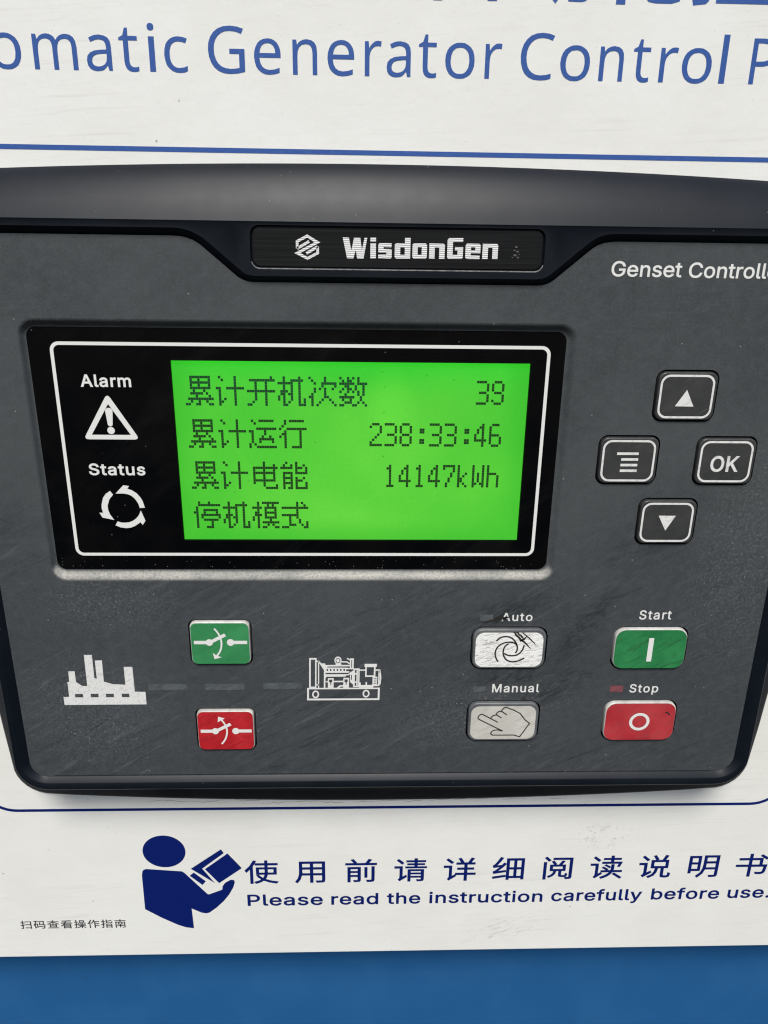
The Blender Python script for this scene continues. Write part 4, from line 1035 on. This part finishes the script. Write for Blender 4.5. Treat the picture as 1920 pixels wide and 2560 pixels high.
b = MB(); text(b, 'A', 'OK', 68.4, 74.35, 9.5, 3.45, ZK, 0.11, 0.02); b.build('symbol', 'ink_worn', kx)
kx = key('down', ZT, 'cap_dark', 'dark grey key with a downward triangle'); outline(kx, 'down')
b = MB(); b.fill([ccw([(58.95, -.4), (62.7, -.42), (60.85, -3.85)])], ZK); b.build('symbol', 'ink_worn', kx)

def breaker(parent, cw_, down):
    b = MB()
    y = cw_
    b.fill([ccw([(-42.1, y + .43), (-42.1, y - .43), (-38.6, y - .43), (-38.6, y + .43)])], ZK + .05)
    b.fill([ellipse(-38.68, y, .80, .84)], ZK + .055)
    b.fill([ccw([(-30.25, y + .42), (-30.25, y - .42), (-33.9, y - .42), (-33.9, y + .42)])], ZK + .05)
    b.fill([ellipse(-33.95, y, .82, .86)], ZK + .055)
    b.fill([stroke([(-38.5, y + .02), (-35.05, y + 1.93)], .80)], ZK + .05)
    if down:
        b.fill([stroke(smooth_line([(-37.4, y + 3.5), (-36.55, y + 2.25), (-36.1, y + .9), (-35.98, y - .2), (-36.15, y - 1.5), (-36.6, y - 2.6), (-37.15, y - 3.35)], 3), .40)], ZK + .06)
        b.fill([ccw([(-38.05, y - 2.65), (-37.75, y - 4.25), (-36.12, y - 3.8), (-37.35, y - 3.25)])], ZK + .062)
    else:
        b.fill([stroke(smooth_line([(-37.4, y - 3.6), (-36.55, y - 2.35), (-36.1, y - 1.0), (-35.98, y + .1), (-36.15, y + 1.2), (-36.6, y + 2.3), (-37.2, y + 3.2)], 3), .40)], ZK + .06)
        b.fill([ccw([(-37.85, y + 4.0), (-38.0, y + 2.45), (-37.25, y + 2.95), (-36.3, y + 3.5)])], ZK + .062)
    tag(b.build('symbol', 'ink_white', parent), 'white breaker contact with a curved arrow')
kx = key('close', ZT, 'cap_side', 'green key with breaker closing symbol'); capface(kx, 'close', 'cap_green_pale', 0.62, ZK, (0, -0.04)); breaker(kx, -30.95, True)
kx = key('open', ZT, 'cap_side', 'red key with breaker opening symbol'); capface(kx, 'open', 'cap_red', 0.60, ZK, (0, -0.04)); breaker(kx, -54.45, False)

kx = key('auto', ZT, 'cap_side_grey', 'scratched white key with a swirl of three arcs'); capface(kx, 'auto', 'cap_scratched', 1.05, ZK, (-0.05, -0.12))
b = MB()
for pl in ([(25.85, -30.75), (26.7, -29.95), (27.95, -29.62), (29.2, -29.95), (30.1, -30.85), (30.65, -31.95), (30.75, -33.0), (30.4, -33.9)],
           [(26.55, -36.1), (25.95, -34.9), (25.8, -33.6), (26.25, -32.3), (27.3, -31.4), (28.6, -31.05), (29.9, -31.25), (30.6, -31.8)],
           [(32.5, -35.2), (31.2, -35.9), (29.8, -36.15), (28.5, -35.65), (27.75, -34.5), (27.6, -33.2), (27.95, -32.1), (28.7, -31.45)],
           [(27.85, -33.95), (28.6, -34.4), (29.9, -34.55), (31.1, -34.15), (31.95, -33.1), (32.25, -31.8)]):
    b.fill([stroke(smooth_line(pl, 4), 0.36)], ZK + .05)
b.build('symbol', 'ink_dark', kx)
b = MB()
def scuff(pts, wd):
    q = smooth_line(pts, 6)
    q = [(p[0] + rnd.uniform(-.10, .10), p[1] + rnd.uniform(-.10, .10)) for p in q]
    b.fill([stroke(q, wd, lambda s_: 0.35 + 0.9 * math.sin(math.pi * min(1, s_ + .1)) ** .7)], ZK + .075)
scuff([(29.7, -28.5), (31.0, -30.0), (32.4, -31.2), (33.9, -32.8)], .38)
scuff([(30.3, -28.5), (31.5, -29.6), (32.3, -30.4)], .3)
scuff([(31.6, -28.5), (33.0, -29.8), (34.2, -30.9), (35.0, -31.8)], .22)
scuff([(31.2, -30.9), (32.2, -30.1), (32.6, -29.6)], .3)
b.build('scuff_mark', 'scuff', kx)
kx = key('manual', ZT, 'cap_side_grey', 'cream key with a pointing hand outline'); capface(kx, 'manual', 'cap_cream', 1.05, ZK, (-0.05, -0.12))
b = MB()
hand = [[(27.55, -52.45), (25.7, -51.35), (23.75, -50.2), (23.3, -50.3), (22.9, -50.75), (22.78, -51.35), (23.3, -51.75), (28.85, -54.9)],
        [(28.85, -54.9), (27.7, -54.58), (26.8, -54.65), (26.2, -55.05), (26.03, -55.6), (26.55, -56.05), (31.6, -56.05), (33.03, -56.55), (35.12, -52.8), (33.95, -51.8), (32.7, -50.05), (31.1, -49.1), (29.3, -48.36), (28.75, -48.5), (28.25, -49.2), (28.15, -49.45)],
        [(28.15, -49.35), (29.55, -50.4)], [(28.2, -49.45), (27.6, -49.48), (27.15, -49.95), (27.0, -50.4)], [(27.0, -50.3), (28.35, -51.25)], [(27.0, -50.45), (26.4, -50.6), (25.95, -51.0), (25.8, -51.4)]]
for pl in hand:
    b.fill([stroke(pl, 0.27)], ZK + .05)
b.build('symbol', 'ink_dark', kx)
kx = key('start', ZT, 'cap_side', 'green key marked with an upright bar'); capface(kx, 'start', 'cap_green', 0.60, ZK, (0, -0.04))
b = MB(); b.fill([ccw(rrect(60.8, -36.2, 61.95, -30.1, .12, 3))], ZK + .05); b.build('symbol', 'ink_white', kx)
kx = key('stop', ZT, 'cap_side', 'red key marked with a white ring'); capface(kx, 'stop', 'cap_red_dull', 0.60, ZK, (0, -0.04))
b = MB(); b.fill([ccw(ellipse(61.3, -52.55, 2.43, 2.43, 36)), cw(ellipse(61.3, -52.55, 1.72, 1.70, 36))], ZK + .05); b.build('symbol', 'ink_white', kx)
b = MB()
b.fill([stroke([(67.2, -49.9), (67.8, -50.1), (68.3, -50.7)], .35)], ZK + .05); b.build('scuff_mark', 'scuff', kx)

# printing and lamps on the faceplate
ZF = 0.05
for body_, l, r_, base, hh, bold in (('Genset', 43.2, 57.0, 48.72, 2.85, .06), ('Controller', 58.35, 77.6, 48.65, 2.85, .06), ('Auto', 26.85, 33.8, -26.07, 2.05, .05), ('Start', 58.05, 65.4, -25.72, 2.3, .05), ('Manual', 25.8, 36.8, -44.72, 2.25, .05), ('Stop', 58.15, 64.95, -44.93, 2.25, .05)):
    b = MB(); text(b, 'A', body_, l, r_, base, hh, ZF, bold, 0.0 if hh > 2.5 else 0.09)
    b.build('lettering', 'ink_white', ctl)
for (u0, w0, u1, w1, mt) in ((21.85, -25.98, 24.9, -24.4, 'lamp_dark'), (21.3, -44.6, 24.3, -43.0, 'lamp_dark'), (53.5, -44.7, 56.6, -43.05, 'lamp_red'),
                             (-53.45, -43.7, -44.7, -42.1, 'lamp_grey'), (-40.4, -43.72, -31.6, -42.1, 'lamp_grey'), (-27.15, -43.5, -18.27, -41.92, 'lamp_grey')):
    b = MB(); b.fill([rrect(u0, w0, u1, w1, .18, 3)], ZF)
    tag(b.build('indicator_lamp', mt, ctl), 'unlit dull red indicator window' if mt == 'lamp_red' else None)

b = MB()
def rub(pts, wd):
    q = smooth_line(pts, 6)
    q = [(p[0] + rnd.uniform(-.12, .12), p[1] + rnd.uniform(-.09, .09)) for p in q]
    b.fill([stroke(q, wd, lambda s_: 0.25 + math.sin(math.pi * s_) ** .6)], ZF + .02)
rub([(24.2, -26.3), (25.2, -25.7), (26.4, -24.9), (27.4, -24.2)], .5)
rub([(25.4, -26.5), (26.2, -25.8), (27.0, -25.4), (28.3, -25.0)], .4)
rub([(22.6, -26.4), (23.8, -26.2), (24.6, -25.6)], .3)
rub([(27.1, -25.9), (27.8, -25.3), (28.6, -24.9)], .3)
b.build('scuff_mark', 'scuff', ctl)
for pts, wd in (([(-70, -18.6), (-66, -17.9), (-60, -17.2)], .05), ([(-24, -50.0), (-18.5, -46.7), (-12, -43.5)], .06), ([(6, -25.5), (11, -22.4), (15, -19.8)], .05), ([(38, -61), (45, -57.6), (50, -55.6)], .05), ([(76, -42), (79, -37), (81, -33)], .06),
                ([(42, 33), (47, 31.2), (50.5, 29.6)], .05), ([(-76, 10), (-75, 4), (-74.2, -3)], .05), ([(18.5, -60.2), (20.5, -60.0), (22.5, -60.3)], .16)):
    b = MB(); b.fill([stroke(smooth_line(pts, 4), wd, lambda s_: 0.3 + math.sin(math.pi * s_))], ZF - .02)
    b.build('scratch', 'lamp_grey', ctl)

fac = MB()
out = [(-72.9, -45.4), (-71.59, -45.38), (-71.53, -41.5), (-71.1, -41.43), (-70.99, -38.66), (-69.57, -38.64), (-69.6, -41.44), (-68.3, -42.5), (-67.17, -42.53), (-67.03, -34.44), (-65.25, -34.42), (-65.35, -40.39),
       (-64.81, -40.64), (-64.74, -35.87), (-63.17, -35.83), (-63.3, -41.39), (-61.45, -42.01), (-58.53, -42.24), (-58.47, -37.55), (-56.53, -37.53), (-56.57, -44.08), (-54.15, -44.14), (-54.18, -47.49), (-72.87, -47.55)]
fac.fill([ccw(out)] + [cw([(a_, -45.53), (c_, -45.53), (c_, -44.6), (a_, -44.6)]) for a_, c_ in ((-70.2, -68.4), (-66.67, -64.9), (-63.2, -61.4), (-59.62, -57.9))], ZF)
tag(fac.build('mains_symbol', 'ink_worn', ctl), 'worn white power station silhouette')

g = MB()
GX = lambda p: (-17.13 + 0.012248 * ((p[0] - 135) + 0.0216 * (750 - p[1])), -43.28 - 0.01413 * (p[1] - 748))
def gp(outer, *holes, z=ZF):
    g.fill([ccw([GX(p) for p in outer])] + [cw([GX(p) for p in h_]) for h_ in holes], z)
def box_(a_, b_, c_, d_): return [(a_, b_), (c_, b_), (c_, d_), (a_, d_)]
def gl_(pts, wd=.34, z=ZF + .01): g.fill([stroke([GX(p) for p in pts], wd)], z)
gp(box_(135, 748, 1505, 985), box_(170, 775, 1470, 952))
for cx_, cy_ in ((295, 872), (1248, 862)): gp(ellipse(cx_, cy_, 66, 74, 24), ellipse(cx_, cy_, 38, 46, 24))
gp(box_(173, 190, 310, 747), box_(203, 220, 284, 725))
gl_([(310, 252), (350, 252), (405, 325), (452, 400)]); gl_([(348, 250), (350, 748)], .26); gl_([(463, 388), (463, 748)], .36); gl_([(290, 690), (360, 690)], .3)
gp([(385, 290), (470, 292), (476, 320), (935, 320), (935, 347), (525, 349), (472, 382), (430, 350)])
gp(ellipse(707, 235, 66, 70, 24), ellipse(707, 240, 44, 50, 20)); gp(ellipse(707, 240, 30, 36, 16)); gp(box_(665, 292, 770, 322), z=ZF + .01)
gl_([(765, 262), (870, 264), (935, 300)], .32); gl_([(875, 198), (945, 235)], .3)
gp(box_(932, 200, 1002, 400), box_(956, 228, 972, 370), z=ZF + .015)
gp([(450, 366), (860, 370), (940, 378), (940, 400), (862, 402), (862, 432), (930, 440), (905, 466), (450, 466)], *[box_(x - 14, 393, x + 14, 430) for x in (512, 575, 637, 700, 763, 826)], z=ZF + .02)
gp([(450, 492), (920, 492), (920, 513), (856, 516), (856, 538), (492, 538), (492, 560), (450, 560)], z=ZF + .02)
gp(box_(524, 565, 632, 748), [(545, 592), (606, 592), (606, 635), (588, 650), (588, 697), (570, 697), (570, 650), (545, 635)], z=ZF + .02)
gp(box_(814, 560, 921, 748), [(835, 590), (896, 590), (896, 630), (876, 650), (876, 690), (858, 690), (858, 650), (835, 630)], z=ZF + .02)
gl_([(632, 630), (814, 628)], .38); gl_([(470, 632), (525, 632)], .3)
gp([(690, 748), (748, 700), (815, 697), (815, 724), (758, 728), (745, 748)])
gp([(905, 480), (985, 430), (1002, 430), (1002, 690), (940, 640), (935, 500)], [(955, 505), (972, 505), (972, 600), (955, 600)], z=ZF + .025)
gp(box_(998, 385, 1116, 735), box_(1028, 412, 1058, 468), box_(1028, 500, 1058, 628), box_(1028, 655, 1058, 710), box_(1083, 412, 1092, 710), z=ZF + .03)
gl_([(1116, 418), (1222, 418)], .33); gp(box_(1205, 302, 1435, 357)); gp(box_(1220, 345, 1412, 545), box_(1247, 362, 1382, 516), z=ZF + .02)
gl_([(1405, 418), (1488, 418), (1503, 490), (1512, 560), (1500, 690)], .36); gl_([(1480, 425), (1478, 700)], .26)
gp(box_(1362, 540, 1450, 700), *[box_(1385, y, 1438, y + 12) for y in (566, 598, 632, 665)], z=ZF + .03)
gp([(1113, 648), (1142, 648), (1142, 696), (1233, 696), (1233, 640), (1260, 640), (1260, 696), (1495, 690), (1495, 716), (1380, 720), (1380, 748), (1113, 748)], z=ZF + .035)
tag(g.build('generator_symbol', 'ink_white', ctl), 'white line drawing of an engine generator on a skid')
